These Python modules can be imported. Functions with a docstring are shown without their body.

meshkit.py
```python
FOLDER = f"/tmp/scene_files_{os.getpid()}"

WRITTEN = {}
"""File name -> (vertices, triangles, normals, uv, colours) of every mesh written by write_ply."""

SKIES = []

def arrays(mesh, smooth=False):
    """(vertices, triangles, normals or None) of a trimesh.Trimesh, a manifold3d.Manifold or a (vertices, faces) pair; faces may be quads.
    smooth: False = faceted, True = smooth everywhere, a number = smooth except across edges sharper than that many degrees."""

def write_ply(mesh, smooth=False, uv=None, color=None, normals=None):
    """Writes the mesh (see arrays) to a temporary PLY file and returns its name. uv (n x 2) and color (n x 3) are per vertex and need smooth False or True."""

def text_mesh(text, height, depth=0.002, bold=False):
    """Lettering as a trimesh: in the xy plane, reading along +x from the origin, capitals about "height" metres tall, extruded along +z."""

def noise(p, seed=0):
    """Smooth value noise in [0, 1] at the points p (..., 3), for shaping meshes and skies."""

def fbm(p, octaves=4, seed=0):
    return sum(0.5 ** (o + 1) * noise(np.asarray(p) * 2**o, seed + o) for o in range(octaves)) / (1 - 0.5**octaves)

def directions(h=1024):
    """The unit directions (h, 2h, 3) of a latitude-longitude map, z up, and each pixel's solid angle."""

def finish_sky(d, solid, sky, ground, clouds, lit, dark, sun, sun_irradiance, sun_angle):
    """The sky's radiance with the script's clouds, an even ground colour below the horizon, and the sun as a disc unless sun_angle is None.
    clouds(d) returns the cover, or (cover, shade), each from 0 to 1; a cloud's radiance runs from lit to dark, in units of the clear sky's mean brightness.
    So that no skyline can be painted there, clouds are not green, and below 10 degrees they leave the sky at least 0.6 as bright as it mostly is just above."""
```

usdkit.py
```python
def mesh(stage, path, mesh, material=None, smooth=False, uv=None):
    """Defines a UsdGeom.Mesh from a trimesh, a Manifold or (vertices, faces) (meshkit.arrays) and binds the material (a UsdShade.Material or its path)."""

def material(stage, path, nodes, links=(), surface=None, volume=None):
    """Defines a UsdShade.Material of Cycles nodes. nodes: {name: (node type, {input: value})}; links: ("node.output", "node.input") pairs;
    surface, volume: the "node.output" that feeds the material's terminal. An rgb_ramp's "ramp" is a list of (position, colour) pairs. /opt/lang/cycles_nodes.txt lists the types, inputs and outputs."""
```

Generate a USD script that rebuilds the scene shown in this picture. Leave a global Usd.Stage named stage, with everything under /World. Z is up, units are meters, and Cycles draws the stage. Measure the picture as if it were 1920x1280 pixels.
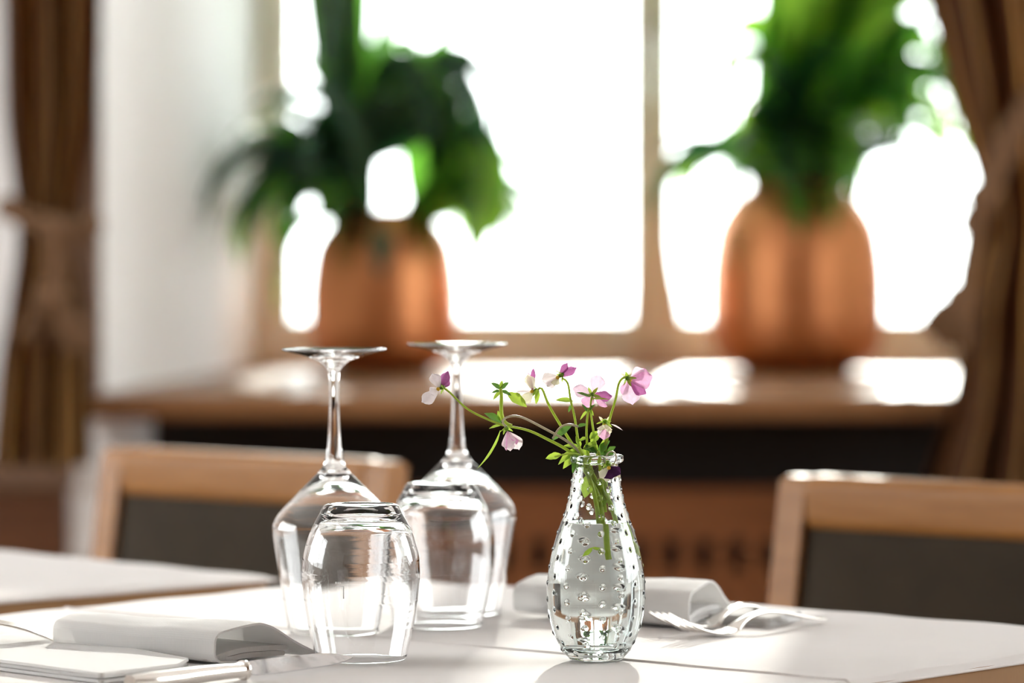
import math, random
import numpy as np
import trimesh
import manifold3d as m3
from scipy.interpolate import PchipInterpolator
from pxr import Usd, UsdGeom, UsdLux, UsdShade, Gf, Sdf, Vt
import usdkit, meshkit

stage = Usd.Stage.CreateInMemory()
UsdGeom.SetStageUpAxis(stage, 'Z')
UsdGeom.SetStageMetersPerUnit(stage, 1.0)
UsdGeom.Xform.Define(stage, '/World')
UsdGeom.Scope.Define(stage, '/World/Looks')

# ------------------------------------------------------------------ camera, sky, sun, exposure
F_PX, HORIZON = 7200.0, 450.0
TT = 0.75                                   # table top height
EYE = TT + (1240 - HORIZON) / 2567.0
TILT = math.atan((640 - HORIZON) / F_PX)
cam = UsdGeom.Camera.Define(stage, '/World/camera')
cam.AddTranslateOp().Set(Gf.Vec3d(0, 0, EYE))
cam.AddRotateXOp().Set(90 - math.degrees(TILT))
cam.CreateHorizontalApertureAttr(36.0)
cam.CreateVerticalApertureAttr(24.0)
cam.CreateFocalLengthAttr(36.0 * F_PX / 1920)
cam.CreateFStopAttr(4.0)
cam.CreateFocusDistanceAttr(2.80)
cam.CreateClippingRangeAttr(Gf.Vec2f(0.05, 500))
cam.CreateExposureAttr(0.0)

sky = UsdLux.DomeLight.Define(stage, '/World/sky')
sky.CreateIntensityAttr(3.3)
sky.CreateColorAttr(Gf.Vec3f(0.97, 1.0, 1.0))
SUN_EL, SUN_AZ = 20.0, 3.9                  # low sun ahead of the camera, a little to the right
sun = UsdLux.DistantLight.Define(stage, '/World/sun')
sun.CreateAngleAttr(0.55)
sun.CreateIntensityAttr(16500.0)
sun.CreateColorAttr(Gf.Vec3f(1.0, 0.95, 0.88))
sun.AddRotateXYZOp().Set(Gf.Vec3f(SUN_EL - 90, 0, -SUN_AZ))

# ------------------------------------------------------------------ helpers
UP = np.array([0, 0, 1.0])
CAM = np.array([0, 0, EYE])


def ray(px, py):
    u, v = (px - 960) / F_PX, (640 - py) / F_PX
    return np.array([u, math.cos(TILT) + v * math.sin(TILT), -math.sin(TILT) + v * math.cos(TILT)])


def at(px, py, y):
    d = ray(px, py)
    return CAM + d * (y / d[1])


def ground(px, py, z=TT):
    d = ray(px, py)
    return CAM + d * ((z - EYE) / d[2])


used = {}


def path_for(name, parent=None):
    base = str(parent.GetPath()) if parent is not None else '/World'
    key = (base, name)
    n = used.get(key, 0)
    used[key] = n + 1
    return f'{base}/{name}' + (f'_{n:03d}' if n else '')


def tag(o, label=None, cat=None, group=None, kind=None):
    p = o.GetPrim() if hasattr(o, 'GetPrim') else o
    for k, v in (('label', label), ('category', cat), ('group', group), ('kind', kind)):
        if v:
            p.SetCustomDataByKey(k, v)
    return p


def thing(name, label, cat, loc=(0, 0, 0), rotz=0.0, group=None, scale=None, kind=None):
    x = UsdGeom.Xform.Define(stage, path_for(name))
    x.AddTranslateOp().Set(Gf.Vec3d(*map(float, loc)))
    if rotz:
        x.AddRotateZOp().Set(float(rotz))
    if scale:
        x.AddScaleOp().Set(Gf.Vec3f(*([scale] * 3 if np.isscalar(scale) else scale)))
    return tag(x, label, cat, group, kind)


def obj(name, mesh, mat, parent=None, smooth=False, normals=None, offset=None, uv=None):
    """One Mesh prim. Thing-local coordinates (offset is subtracted from the vertices)."""
    if offset is not None:
        if isinstance(mesh, tuple):
            mesh = (np.asarray(mesh[0], float) - offset, mesh[1])
        else:
            mesh = mesh.copy()
            mesh.apply_translation(-np.asarray(offset, float))
    path = path_for(name, parent)
    g = usdkit.mesh(stage, path, mesh, mat, smooth=False if normals is not None else smooth, uv=uv)
    if normals is not None:
        g.CreateNormalsAttr(Vt.Vec3fArray.FromNumpy(np.asarray(normals, np.float32)))
        g.SetNormalsInterpolation('vertex')
    return g.GetPrim()


def dup(root, loc, rotz=0.0, label=None, group=None, scale=None):
    was = root.GetCustomData()
    name = root.GetName()
    name = name[:-4] if name[-3:].isdigit() else name
    r = thing(name, label or was['label'], was['category'], loc, rotz, group or was.get('group'), scale)
    r.GetReferences().AddInternalReference(root.GetPath())
    r.SetInstanceable(True)
    return r


def struct(name, mesh, mat, label=None, parent=None, smooth=False):
    p = obj(name, mesh, mat, parent, smooth)
    if parent is None:
        tag(p, label, name.split('_')[0], None, 'structure')
    return p


def mat(name, nodes, links=(), surface='p.BSDF', volume=None):
    return usdkit.material(stage, f'/World/Looks/{name}', nodes, links, surface=surface, volume=volume)


def box(x0, y0, z0, x1, y1, z1, b=0.0):
    """Box with chamfered edges of size b."""
    x0, x1 = sorted((x0, x1)); y0, y1 = sorted((y0, y1)); z0, z1 = sorted((z0, z1))
    if b <= 0:
        m = trimesh.creation.box([x1 - x0, y1 - y0, z1 - z0])
        m.apply_translation([(x0 + x1) / 2, (y0 + y1) / 2, (z0 + z1) / 2])
        return m
    b = min(b, (x1 - x0) / 2.01, (y1 - y0) / 2.01, (z1 - z0) / 2.01)
    pts = []
    for sx in (0, 1):
        for sy in (0, 1):
            for sz in (0, 1):
                for k in range(3):
                    p = [(x0, x1)[sx], (y0, y1)[sy], (z0, z1)[sz]]
                    for j in range(3):
                        if j != k:
                            p[j] += b if (sx, sy, sz)[j] == 0 else -b
                    pts.append(p)
    return trimesh.convex.convex_hull(np.array(pts))


def rbox(x0, y0, z0, x1, y1, z1, r, seg=12):
    """Box with rounded edges (hull of spheres)."""
    s = []
    for x in (x0 + r, x1 - r):
        for y in (y0 + r, y1 - r):
            for z in (z0 + r, z1 - r):
                s.append(m3.Manifold.sphere(r, seg).translate((x, y, z)))
    h = m3.Manifold.batch_hull(s).to_mesh()
    return trimesh.Trimesh(h.vert_properties[:, :3], h.tri_verts)


def join(ms):
    return trimesh.util.concatenate(ms)


def rotz(m, deg, about=(0, 0, 0)):
    m = m.copy()
    m.apply_transform(trimesh.transformations.rotation_matrix(math.radians(deg), [0, 0, 1], about))
    return m


def resample(profile, n):
    """Smooth monotone resampling of a (h, r) polyline by chord length."""
    p = np.asarray(profile, float)
    s = np.concatenate([[0], np.cumsum(np.maximum(np.linalg.norm(np.diff(p, axis=0), axis=1), 1e-6))])
    # keep knots, add points
    t = np.unique(np.concatenate([np.linspace(0, s[-1], n), s]))
    return np.stack([PchipInterpolator(s, p[:, 0])(t), PchipInterpolator(s, p[:, 1])(t)], 1)


def lathe(profile, n=72, close=False):
    """Revolves (h, r) points round z. Ends with r = 0 become poles."""
    p = np.asarray(profile, float)
    a = np.arange(n) * 2 * np.pi / n
    v = np.stack([np.outer(p[:, 1], np.cos(a)), np.outer(p[:, 1], np.sin(a)), np.repeat(p[:, :1], n, 1)], -1).reshape(-1, 3)
    i, j = np.meshgrid(np.arange(len(p) - 1), np.arange(n), indexing='ij')
    q = np.stack([i * n + j, i * n + (j + 1) % n, (i + 1) * n + (j + 1) % n, (i + 1) * n + j], -1).reshape(-1, 4)
    f = np.vstack([q[:, [0, 1, 2]], q[:, [0, 2, 3]]])
    return v, f


def vnormals(v, f):
    n = np.zeros_like(v)
    fn = np.cross(v[f[:, 1]] - v[f[:, 0]], v[f[:, 2]] - v[f[:, 0]])
    for k in range(3):
        np.add.at(n, f[:, k], fn)
    return n / np.maximum(np.linalg.norm(n, axis=1, keepdims=True), 1e-20)


def weld_normals(v, f):
    """Normals averaged over coincident vertices (poles)."""
    key = np.round(v * 1e6).astype(np.int64)
    _, inv = np.unique(key, axis=0, return_inverse=True)
    inv = inv.ravel()
    n = np.zeros((inv.max() + 1, 3))
    fn = np.cross(v[f[:, 1]] - v[f[:, 0]], v[f[:, 2]] - v[f[:, 0]])
    for k in range(3):
        np.add.at(n, inv[f[:, k]], fn)
    n /= np.maximum(np.linalg.norm(n, axis=1, keepdims=True), 1e-20)
    return n[inv]


def smooth_curve(pts, n):
    p = np.asarray(pts, float)
    if len(p) == 2:
        return p[0] + (p[1] - p[0]) * np.linspace(0, 1, n)[:, None]
    s = np.concatenate([[0], np.cumsum(np.linalg.norm(np.diff(p, axis=0), axis=1))])
    from scipy.interpolate import CubicSpline
    return CubicSpline(s, p)(np.linspace(0, s[-1], n))


def frames(p):
    t = np.gradient(p, axis=0)
    t /= np.linalg.norm(t, axis=1, keepdims=True) + 1e-12
    a0 = np.cross(t[0], UP if abs(t[0][2]) < 0.9 else np.array([1.0, 0, 0]))
    a = [a0 / np.linalg.norm(a0)]
    for k in range(1, len(p)):
        x = a[-1] - t[k] * (a[-1] @ t[k])
        a.append(x / (np.linalg.norm(x) + 1e-12))
    a = np.array(a)
    return t, a, np.cross(t, a)


def tube(pts, radii, sides=8, n=None, squash=1.0):
    p = smooth_curve(pts, n) if n else np.asarray(pts, float)
    r = np.broadcast_to(np.interp(np.linspace(0, 1, len(p)), np.linspace(0, 1, np.size(radii)), np.atleast_1d(radii)) if np.size(radii) > 1 else radii, (len(p),))
    t, a, b = frames(p)
    ang = np.arange(sides) * 2 * np.pi / sides
    v = p[:, None] + r[:, None, None] * (np.cos(ang)[None, :, None] * a[:, None] + squash * np.sin(ang)[None, :, None] * b[:, None])
    v = v.reshape(-1, 3)
    i, j = np.meshgrid(np.arange(len(p) - 1), np.arange(sides), indexing='ij')
    q = np.stack([i * sides + j, i * sides + (j + 1) % sides, (i + 1) * sides + (j + 1) % sides, (i + 1) * sides + j], -1).reshape(-1, 4)
    v = np.vstack([v, p[:1], p[-1:]])
    c0, c1 = len(v) - 2, len(v) - 1
    k = np.arange(sides)
    L = (len(p) - 1) * sides
    f = np.vstack([q[:, [0, 1, 2]], q[:, [0, 2, 3]],
                   np.stack([np.full(sides, c0), (k + 1) % sides, k], 1),
                   np.stack([np.full(sides, c1), L + k, L + (k + 1) % sides], 1)])
    return trimesh.Trimesh(v, f, process=False)


def grid_mesh(P):
    """(nu, nv, 3) grid -> (v, f)."""
    nu, nv = P.shape[:2]
    i, j = np.meshgrid(np.arange(nu - 1), np.arange(nv - 1), indexing='ij')
    q = np.stack([i * nv + j, (i + 1) * nv + j, (i + 1) * nv + j + 1, i * nv + j + 1], -1).reshape(-1, 4)
    return trimesh.Trimesh(P.reshape(-1, 3), np.vstack([q[:, [0, 1, 2]], q[:, [0, 2, 3]]]), process=False)


def solid_grid(P, th):
    """A sheet of thickness th from a grid of points."""
    m = grid_mesh(P)
    nrm = vnormals(np.array(m.vertices), np.array(m.faces)).reshape(P.shape)
    A, B = P + nrm * th / 2, P - nrm * th / 2
    nu, nv = P.shape[:2]
    v = np.vstack([A.reshape(-1, 3), B.reshape(-1, 3)])
    f = np.array(m.faces)
    N = nu * nv
    ring = [i * nv for i in range(nu)] + [(nu - 1) * nv + j for j in range(1, nv)] + [i * nv + nv - 1 for i in range(nu - 2, -1, -1)] + [j for j in range(nv - 2, 0, -1)]
    ring = np.array(ring)
    r2 = np.roll(ring, -1)
    side = np.vstack([np.stack([ring, r2 + N, r2], 1), np.stack([ring, ring + N, r2 + N], 1)])
    return trimesh.Trimesh(v, np.vstack([f, f[:, ::-1] + N, side[:, ::-1]]), process=False)


def extrude_between(poly, A, B, n=24, bend=None):
    """Closed outline poly (k, 2) in (c, z); A, B: (origin, cdir) at both ends; lofted with n sections and flat caps."""
    k = len(poly)
    out = []
    for s in np.linspace(0, 1, n):
        o = A[0] * (1 - s) + B[0] * s
        c = A[1] * (1 - s) + B[1] * s
        z = poly[:, 1] * (1.0 if bend is None else bend(s))
        out.append(o + poly[:, :1] * c + z[:, None] * UP)
    P = np.array(out)
    i, j = np.meshgrid(np.arange(n - 1), np.arange(k), indexing='ij')
    q = np.stack([i * k + j, i * k + (j + 1) % k, (i + 1) * k + (j + 1) % k, (i + 1) * k + j], -1).reshape(-1, 4)
    f = [q[:, [0, 1, 2]], q[:, [0, 2, 3]]]
    import mapbox_earcut
    tri = mapbox_earcut.triangulate_float64(np.asarray(poly, float), np.array([k], np.uint32)).reshape(-1, 3).astype(int)
    f += [tri[:, ::-1], tri + (n - 1) * k]
    m = trimesh.Trimesh(P.reshape(-1, 3), np.vstack(f), process=False)
    return m


def ribbon_outline(pts, th, n=60):
    """Closed outline of a 2D curve thickened by th, with rounded ends."""
    from shapely.geometry import LineString
    p = np.asarray(pts, float)
    s = np.concatenate([[0], np.cumsum(np.linalg.norm(np.diff(p, axis=0), axis=1))])
    t = np.linspace(0, s[-1], n)
    c = np.stack([PchipInterpolator(s, p[:, 0])(t), PchipInterpolator(s, p[:, 1])(t)], 1)
    g = LineString(c).buffer(th / 2, quad_segs=4)
    return np.array(g.exterior.coords)[:-1]


# ------------------------------------------------------------------ materials
def plain(name, color, rough=0.6, bump=0.0, scale=60.0, var=0.08, spec=0.5, **kw):
    c = np.array(color)
    nodes = {'tc': ('texture_coordinate', {}), 'n': ('noise_texture', {'scale': scale, 'detail': 4.0}),
             'r': ('rgb_ramp', {'ramp': [(0.3, tuple(c * (1 - var))), (0.7, tuple(np.minimum(c * (1 + var), 1)))]}),
             'p': ('principled_bsdf', {'roughness': rough, 'specular_ior_level': spec, **kw})}
    links = [('tc.object', 'n.vector'), ('n.fac', 'r.fac'), ('r.color', 'p.base_color')]
    if bump:
        nodes['b'] = ('bump', {'strength': 1.0, 'distance': bump})
        links += [('n.fac', 'b.height'), ('b.normal', 'p.normal')]
    return mat(name, nodes, links)


def wood(name, dark, light, rough=0.4, axis='x', scale=6.0, coat=0.0, spec=0.4):
    sc = {'x': (1.2, 14, 14), 'y': (14, 1.2, 14), 'z': (14, 14, 1.2)}[axis]
    nodes = {'tc': ('texture_coordinate', {}), 'm': ('mapping', {'scale': sc}),
             'n': ('noise_texture', {'scale': scale, 'detail': 6.0, 'roughness': 0.6, 'distortion': 0.6}),
             'r': ('rgb_ramp', {'ramp': [(0.3, dark), (0.7, light)]}),
             'b': ('bump', {'strength': 0.4, 'distance': 0.001}),
             'p': ('principled_bsdf', {'roughness': rough, 'coat_weight': coat, 'coat_roughness': 0.2, 'specular_ior_level': spec})}
    return mat(name, nodes, [('tc.object', 'm.vector'), ('m.vector', 'n.vector'), ('n.fac', 'r.fac'), ('r.color', 'p.base_color'), ('n.fac', 'b.height'), ('b.normal', 'p.normal')])


def cloth(name, color, weave=900.0, bump=0.0002, rough=0.85, var=0.02, sheen=0.15):
    c = np.array(color)
    nodes = {'tc': ('texture_coordinate', {}), 'w1': ('wave_texture', {'bands_direction': 'x', 'scale': weave}),
             'w2': ('wave_texture', {'bands_direction': 'y', 'scale': weave}),
             'a': ('math', {'math_type': 'add'}),
             'n': ('noise_texture', {'scale': 25.0, 'detail': 3.0}),
             'a2': ('math', {'math_type': 'multiply_add', 'value2': 0.6}),
             'r': ('rgb_ramp', {'ramp': [(0.3, tuple(c * (1 - var))), (0.7, tuple(np.minimum(c * (1 + var), 1)))]}),
             'b': ('bump', {'strength': 0.7, 'distance': bump}),
             'p': ('principled_bsdf', {'roughness': rough, 'sheen_weight': sheen, 'specular_ior_level': 0.25})}
    return mat(name, nodes, [('tc.object', 'w1.vector'), ('tc.object', 'w2.vector'), ('tc.object', 'n.vector'), ('w1.fac', 'a.value1'), ('w2.fac', 'a.value2'),
                             ('a.value', 'a2.value1'), ('n.fac', 'a2.value3'), ('a2.value', 'b.height'), ('b.normal', 'p.normal'), ('n.fac', 'r.fac'), ('r.color', 'p.base_color')])


def cloth_t(name, color, weave, bump, rough, var):
    c = np.array(color)
    nodes = {'tc': ('texture_coordinate', {}), 'w1': ('wave_texture', {'bands_direction': 'x', 'scale': weave}), 'w2': ('wave_texture', {'bands_direction': 'y', 'scale': weave}), 'a': ('math', {'math_type': 'add'}),
             'n': ('noise_texture', {'scale': 60.0, 'detail': 3.0}), 'a2': ('math', {'math_type': 'multiply_add', 'value2': 0.4}),
             'b': ('bump', {'strength': 0.7, 'distance': bump}), 'p': ('principled_bsdf', {'base_color': color, 'roughness': rough, 'sheen_weight': 0.1, 'specular_ior_level': 0.25}), 't': ('translucent_bsdf', {'color': color}), 'x': ('mix_closure', {'fac': 0.36})}
    return mat(name, nodes, [('tc.object', 'w1.vector'), ('tc.object', 'w2.vector'), ('tc.object', 'n.vector'), ('w1.fac', 'a.value1'), ('w2.fac', 'a.value2'), ('a.value', 'a2.value1'), ('n.fac', 'a2.value3'), ('a2.value', 'b.height'), ('b.normal', 'p.normal'), ('p.BSDF', 'x.closure1'), ('t.BSDF', 'x.closure2')], surface='x.closure')


def leafy(name, color, trans, mix=0.4, rough=0.35, scale=40.0, var=0.25, spec=0.5):
    c = np.array(color)
    nodes = {'tc': ('texture_coordinate', {}), 'n': ('noise_texture', {'scale': scale, 'detail': 3.0}),
             'r': ('rgb_ramp', {'ramp': [(0.3, tuple(c * (1 - var))), (0.7, tuple(np.minimum(c * (1 + var), 1)))]}),
             'p': ('principled_bsdf', {'roughness': rough, 'specular_ior_level': spec}), 't': ('translucent_bsdf', {'color': trans}), 'x': ('mix_closure', {'fac': mix})}
    return mat(name, nodes, [('tc.object', 'n.vector'), ('n.fac', 'r.fac'), ('r.color', 'p.base_color'), ('p.BSDF', 'x.closure1'), ('t.BSDF', 'x.closure2')], surface='x.closure')


M = {}
M['glass'] = mat('clear_glass', {'g': ('glass_bsdf', {'color': (1, 1, 1), 'IOR': 1.5, 'roughness': 0.0})}, surface='g.BSDF')
M['vase_glass'] = mat('vase_glass', {'g': ('glass_bsdf', {'color': (0.985, 1, 0.995), 'IOR': 1.5, 'roughness': 0.0})}, surface='g.BSDF')
M['water'] = mat('water', {'g': ('glass_bsdf', {'color': (0.99, 1, 1), 'IOR': 1.33, 'roughness': 0.0})}, surface='g.BSDF')
M['pane'] = mat('window_glass', {'f': ('fresnel', {'IOR': 1.45}), 't': ('transparent_bsdf', {'color': (0.98, 1, 0.99)}), 'g': ('glossy_bsdf', {'roughness': 0.0, 'color': (1, 1, 1)}), 'x': ('mix_closure', {})},
                [('f.fac', 'x.fac'), ('t.BSDF', 'x.closure1'), ('g.BSDF', 'x.closure2')], surface='x.closure')
M['etch'] = plain('etched_mark', (0.85, 0.85, 0.85), 0.7)
M['plaster'] = plain('white_plaster', (0.80, 0.785, 0.775), 0.85, 0.001, 30.0, 0.02)
M['render'] = plain('outside_render', (0.75, 0.73, 0.70), 0.9, 0.002, 20.0, 0.04)
M['snow'] = plain('pale_terrace', (0.80, 0.80, 0.80), 0.9, 0.01, 3.0, 0.04)
M['floor'] = wood('floor_wood', (0.25, 0.13, 0.06), (0.42, 0.25, 0.13), 0.35, 'y', 3.0)
M['sill'] = wood('sill_wood', (0.19, 0.085, 0.033), (0.27, 0.130, 0.054), 0.36, 'x', 4.0, 0.1, 0.22)
M['sill_edge'] = wood('sill_edge_wood', (0.19, 0.085, 0.033), (0.27, 0.130, 0.054), 0.5, 'x', 4.0, 0.0, 0.2)
M['dark_wood'] = wood('dark_wood', (0.060, 0.022, 0.010), (0.12, 0.045, 0.018), 0.4, 'x', 4.0)
M['mid_wood'] = wood('mid_wood', (0.15, 0.050, 0.017), (0.24, 0.088, 0.031), 0.4, 'x', 4.0)
M['trim_wood'] = wood('trim_wood', (0.12, 0.068, 0.042), (0.18, 0.105, 0.068), 0.4, 'z', 4.0)
M['frame_wood'] = wood('window_wood', (0.86, 0.76, 0.63), (0.92, 0.84, 0.73), 0.35, 'z', 4.0)
M['oak_wall'] = wood('wall_panel', (0.22, 0.12, 0.06), (0.32, 0.18, 0.09), 0.45, 'z', 3.0)
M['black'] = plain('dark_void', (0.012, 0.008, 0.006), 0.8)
M['oak'] = wood('chair_oak', (0.27, 0.115, 0.030), (0.36, 0.165, 0.050), 0.42, 'x', 5.0, 0.06, 0.22)
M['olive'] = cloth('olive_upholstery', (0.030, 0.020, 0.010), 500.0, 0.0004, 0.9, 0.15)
M['white_cloth'] = cloth('white_linen', (0.71, 0.675, 0.655), 700.0, 0.00012, 0.85, 0.01)
M['napkin'] = cloth_t('napkin_linen', (0.86, 0.85, 0.84), 500.0, 0.00015, 0.8, 0.01)
M['tan_cloth'] = cloth('tan_undercloth', (0.29, 0.162, 0.074), 160.0, 0.00008, 0.85, 0.03)
M['table_wood'] = wood('table_wood', (0.36, 0.2, 0.1), (0.48, 0.29, 0.15), 0.4, 'x', 4.0)
M['silver'] = mat('silver', {'p': ('principled_bsdf', {'base_color': (0.86, 0.83, 0.79), 'metallic': 1.0, 'roughness': 0.13})})
M['steel'] = mat('blade_steel', {'tc': ('texture_coordinate', {}), 'n': ('noise_texture', {'scale': 90.0, 'detail': 3.0}), 'r': ('rgb_ramp', {'ramp': [(0.3, (0.06, 0.06, 0.06)), (0.7, (0.2, 0.2, 0.2))]}), 'p': ('principled_bsdf', {'base_color': (0.78, 0.79, 0.81), 'metallic': 1.0})},
                 [('tc.object', 'n.vector'), ('n.fac', 'r.fac'), ('r.color', 'p.roughness')])
M['copper'] = mat('hammered_copper', {'tc': ('texture_coordinate', {}), 'v': ('voronoi_texture', {'scale': 55.0, 'feature': 'smooth_f1'}), 'b': ('bump', {'strength': 0.35, 'distance': 0.004}),
                                      'p': ('principled_bsdf', {'base_color': (0.66, 0.27, 0.115), 'metallic': 1.0, 'roughness': 0.40})},
                  [('tc.object', 'v.vector'), ('v.distance', 'b.height'), ('b.normal', 'p.normal')])
M['soil'] = plain('potting_soil', (0.03, 0.02, 0.015), 0.9, 0.01, 60.0, 0.3)
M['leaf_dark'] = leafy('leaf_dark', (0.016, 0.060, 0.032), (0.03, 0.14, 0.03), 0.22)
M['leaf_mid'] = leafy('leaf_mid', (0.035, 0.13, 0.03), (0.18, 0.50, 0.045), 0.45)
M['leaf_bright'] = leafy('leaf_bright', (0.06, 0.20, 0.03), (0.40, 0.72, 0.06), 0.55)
M['sprig'] = leafy('sprig_leaf', (0.16, 0.30, 0.04), (0.50, 0.68, 0.08), 0.45, 0.4, 300.0)
M['sprig_dark'] = leafy('sprig_leaf_dark', (0.06, 0.16, 0.035), (0.16, 0.34, 0.05), 0.35, 0.35, 300.0)
M['stem'] = leafy('flower_stem', (0.38, 0.50, 0.09), (0.68, 0.80, 0.14), 0.4, 0.35, 300.0, 0.15)
M['stem_pale'] = leafy('flower_stem_pale', (0.52, 0.45, 0.40), (0.6, 0.6, 0.35), 0.35, 0.35, 300.0, 0.15)
M['petal_white'] = leafy('petal_white', (0.86, 0.80, 0.84), (0.88, 0.80, 0.80), 0.45, 0.6, 500.0, 0.06, 0.2)
M['petal_cream'] = leafy('petal_cream', (0.85, 0.83, 0.68), (0.86, 0.82, 0.60), 0.45, 0.6, 500.0, 0.06, 0.2)
M['petal_purple'] = leafy('petal_purple', (0.36, 0.11, 0.30), (0.52, 0.17, 0.40), 0.45, 0.6, 500.0, 0.2, 0.2)
M['petal_pink'] = leafy('petal_pink', (0.74, 0.36, 0.62), (0.85, 0.50, 0.72), 0.5, 0.6, 500.0, 0.22, 0.2)
M['petal_pale'] = leafy('petal_pale', (0.86, 0.64, 0.80), (0.90, 0.70, 0.84), 0.5, 0.6, 400.0, 0.16, 0.2)
M['petal_dark'] = leafy('petal_dark', (0.06, 0.015, 0.075), (0.12, 0.03, 0.14), 0.3, 0.6, 500.0, 0.3, 0.2)
M['yellow'] = leafy('flower_eye', (0.85, 0.55, 0.05), (0.8, 0.5, 0.05), 0.3, 0.6, 500.0)
M['curtain'] = mat('striped_curtain', {'tc': ('texture_coordinate', {}), 'uv': ('uvmap', {'attribute': 'st'}), 'sx': ('separate_xyz', {}), 'm': ('math', {'math_type': 'multiply', 'value2': 9.0}), 'fr': ('math', {'math_type': 'fraction'}),
                                       'r1': ('rgb_ramp', {'ramp': [(0.0, (0.085, 0.036, 0.016)), (0.56, (0.085, 0.036, 0.016)), (0.60, (0.52, 0.29, 0.09)), (0.78, (0.52, 0.29, 0.09)), (0.82, (0.16, 0.07, 0.028)), (0.96, (0.16, 0.07, 0.028)), (1.0, (0.085, 0.036, 0.016))]}),
                                       'r2': ('rgb_ramp', {'ramp': [(0.0, (0.16, 0.055, 0.015)), (0.56, (0.16, 0.055, 0.015)), (0.60, (0.62, 0.32, 0.07)), (0.78, (0.62, 0.32, 0.07)), (0.82, (0.30, 0.12, 0.03)), (0.96, (0.30, 0.12, 0.03)), (1.0, (0.16, 0.055, 0.015))]}),
                                       'n': ('noise_texture', {'scale': 300.0, 'detail': 2.0}), 'b': ('bump', {'strength': 0.5, 'distance': 0.0006}),
                                       'p': ('principled_bsdf', {'roughness': 0.7, 'specular_ior_level': 0.15, 'sheen_weight': 0.05, 'sheen_tint': (0.9, 0.65, 0.4)}), 't': ('translucent_bsdf', {}), 'x': ('mix_closure', {'fac': 0.4})},
                   [('uv.UV', 'sx.vector'), ('sx.x', 'm.value1'), ('m.value', 'fr.value1'), ('fr.value', 'r1.fac'), ('fr.value', 'r2.fac'), ('r1.color', 'p.base_color'), ('r2.color', 't.color'),
                    ('tc.object', 'n.vector'), ('n.fac', 'b.height'), ('b.normal', 'p.normal'), ('p.BSDF', 'x.closure1'), ('t.BSDF', 'x.closure2')], surface='x.closure')
M['cord'] = plain('tieback_cord', (0.15, 0.080, 0.040), 0.8, 0.002, 200.0, 0.25, 0.2)

# ------------------------------------------------------------------ the room
SILL_Y0, SILL_Y1 = 6.40, 7.92              # deep window niche
SILL_Z = at(960, 737, SILL_Y0)[2]
SILL_ZB = at(960, 786, SILL_Y0)[2]
NX0, NX1 = at(190, 500, SILL_Y0)[0], 1.235  # niche at the wall face
WX0, WX1 = -0.52, 1.07                      # niche at the window
WY = 7.80
WTOP = 3.02
CEIL = 3.25
BACK_Y = -2.2
SWZ0, SWZ1 = 0.95, 2.35
SWY0, SWY1 = 2.2, 5.4                     # window openings in the side walls
struct('floor', box(-3.6, BACK_Y, -0.05, 3.6, 6.55, 0.0), M['floor'], 'brown wooden floor of the dining room')
struct('ceiling', box(-3.6, BACK_Y, CEIL, 3.6, 8.2, CEIL + 0.1), M['plaster'], 'white plaster ceiling of the dining room')
wall = UsdGeom.Xform.Define(stage, path_for('wall_front')).GetPrim()
tag(wall, 'white window wall with a deep splayed niche behind the dining tables', 'wall', None, 'structure')
wy0 = SILL_Y0 + 0.02


def prism(pts, z0, z1):
    from shapely.geometry import Polygon
    m = trimesh.creation.extrude_polygon(Polygon(pts), z1 - z0, engine='earcut')
    m.apply_translation([0, 0, z0])
    return m


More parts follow.
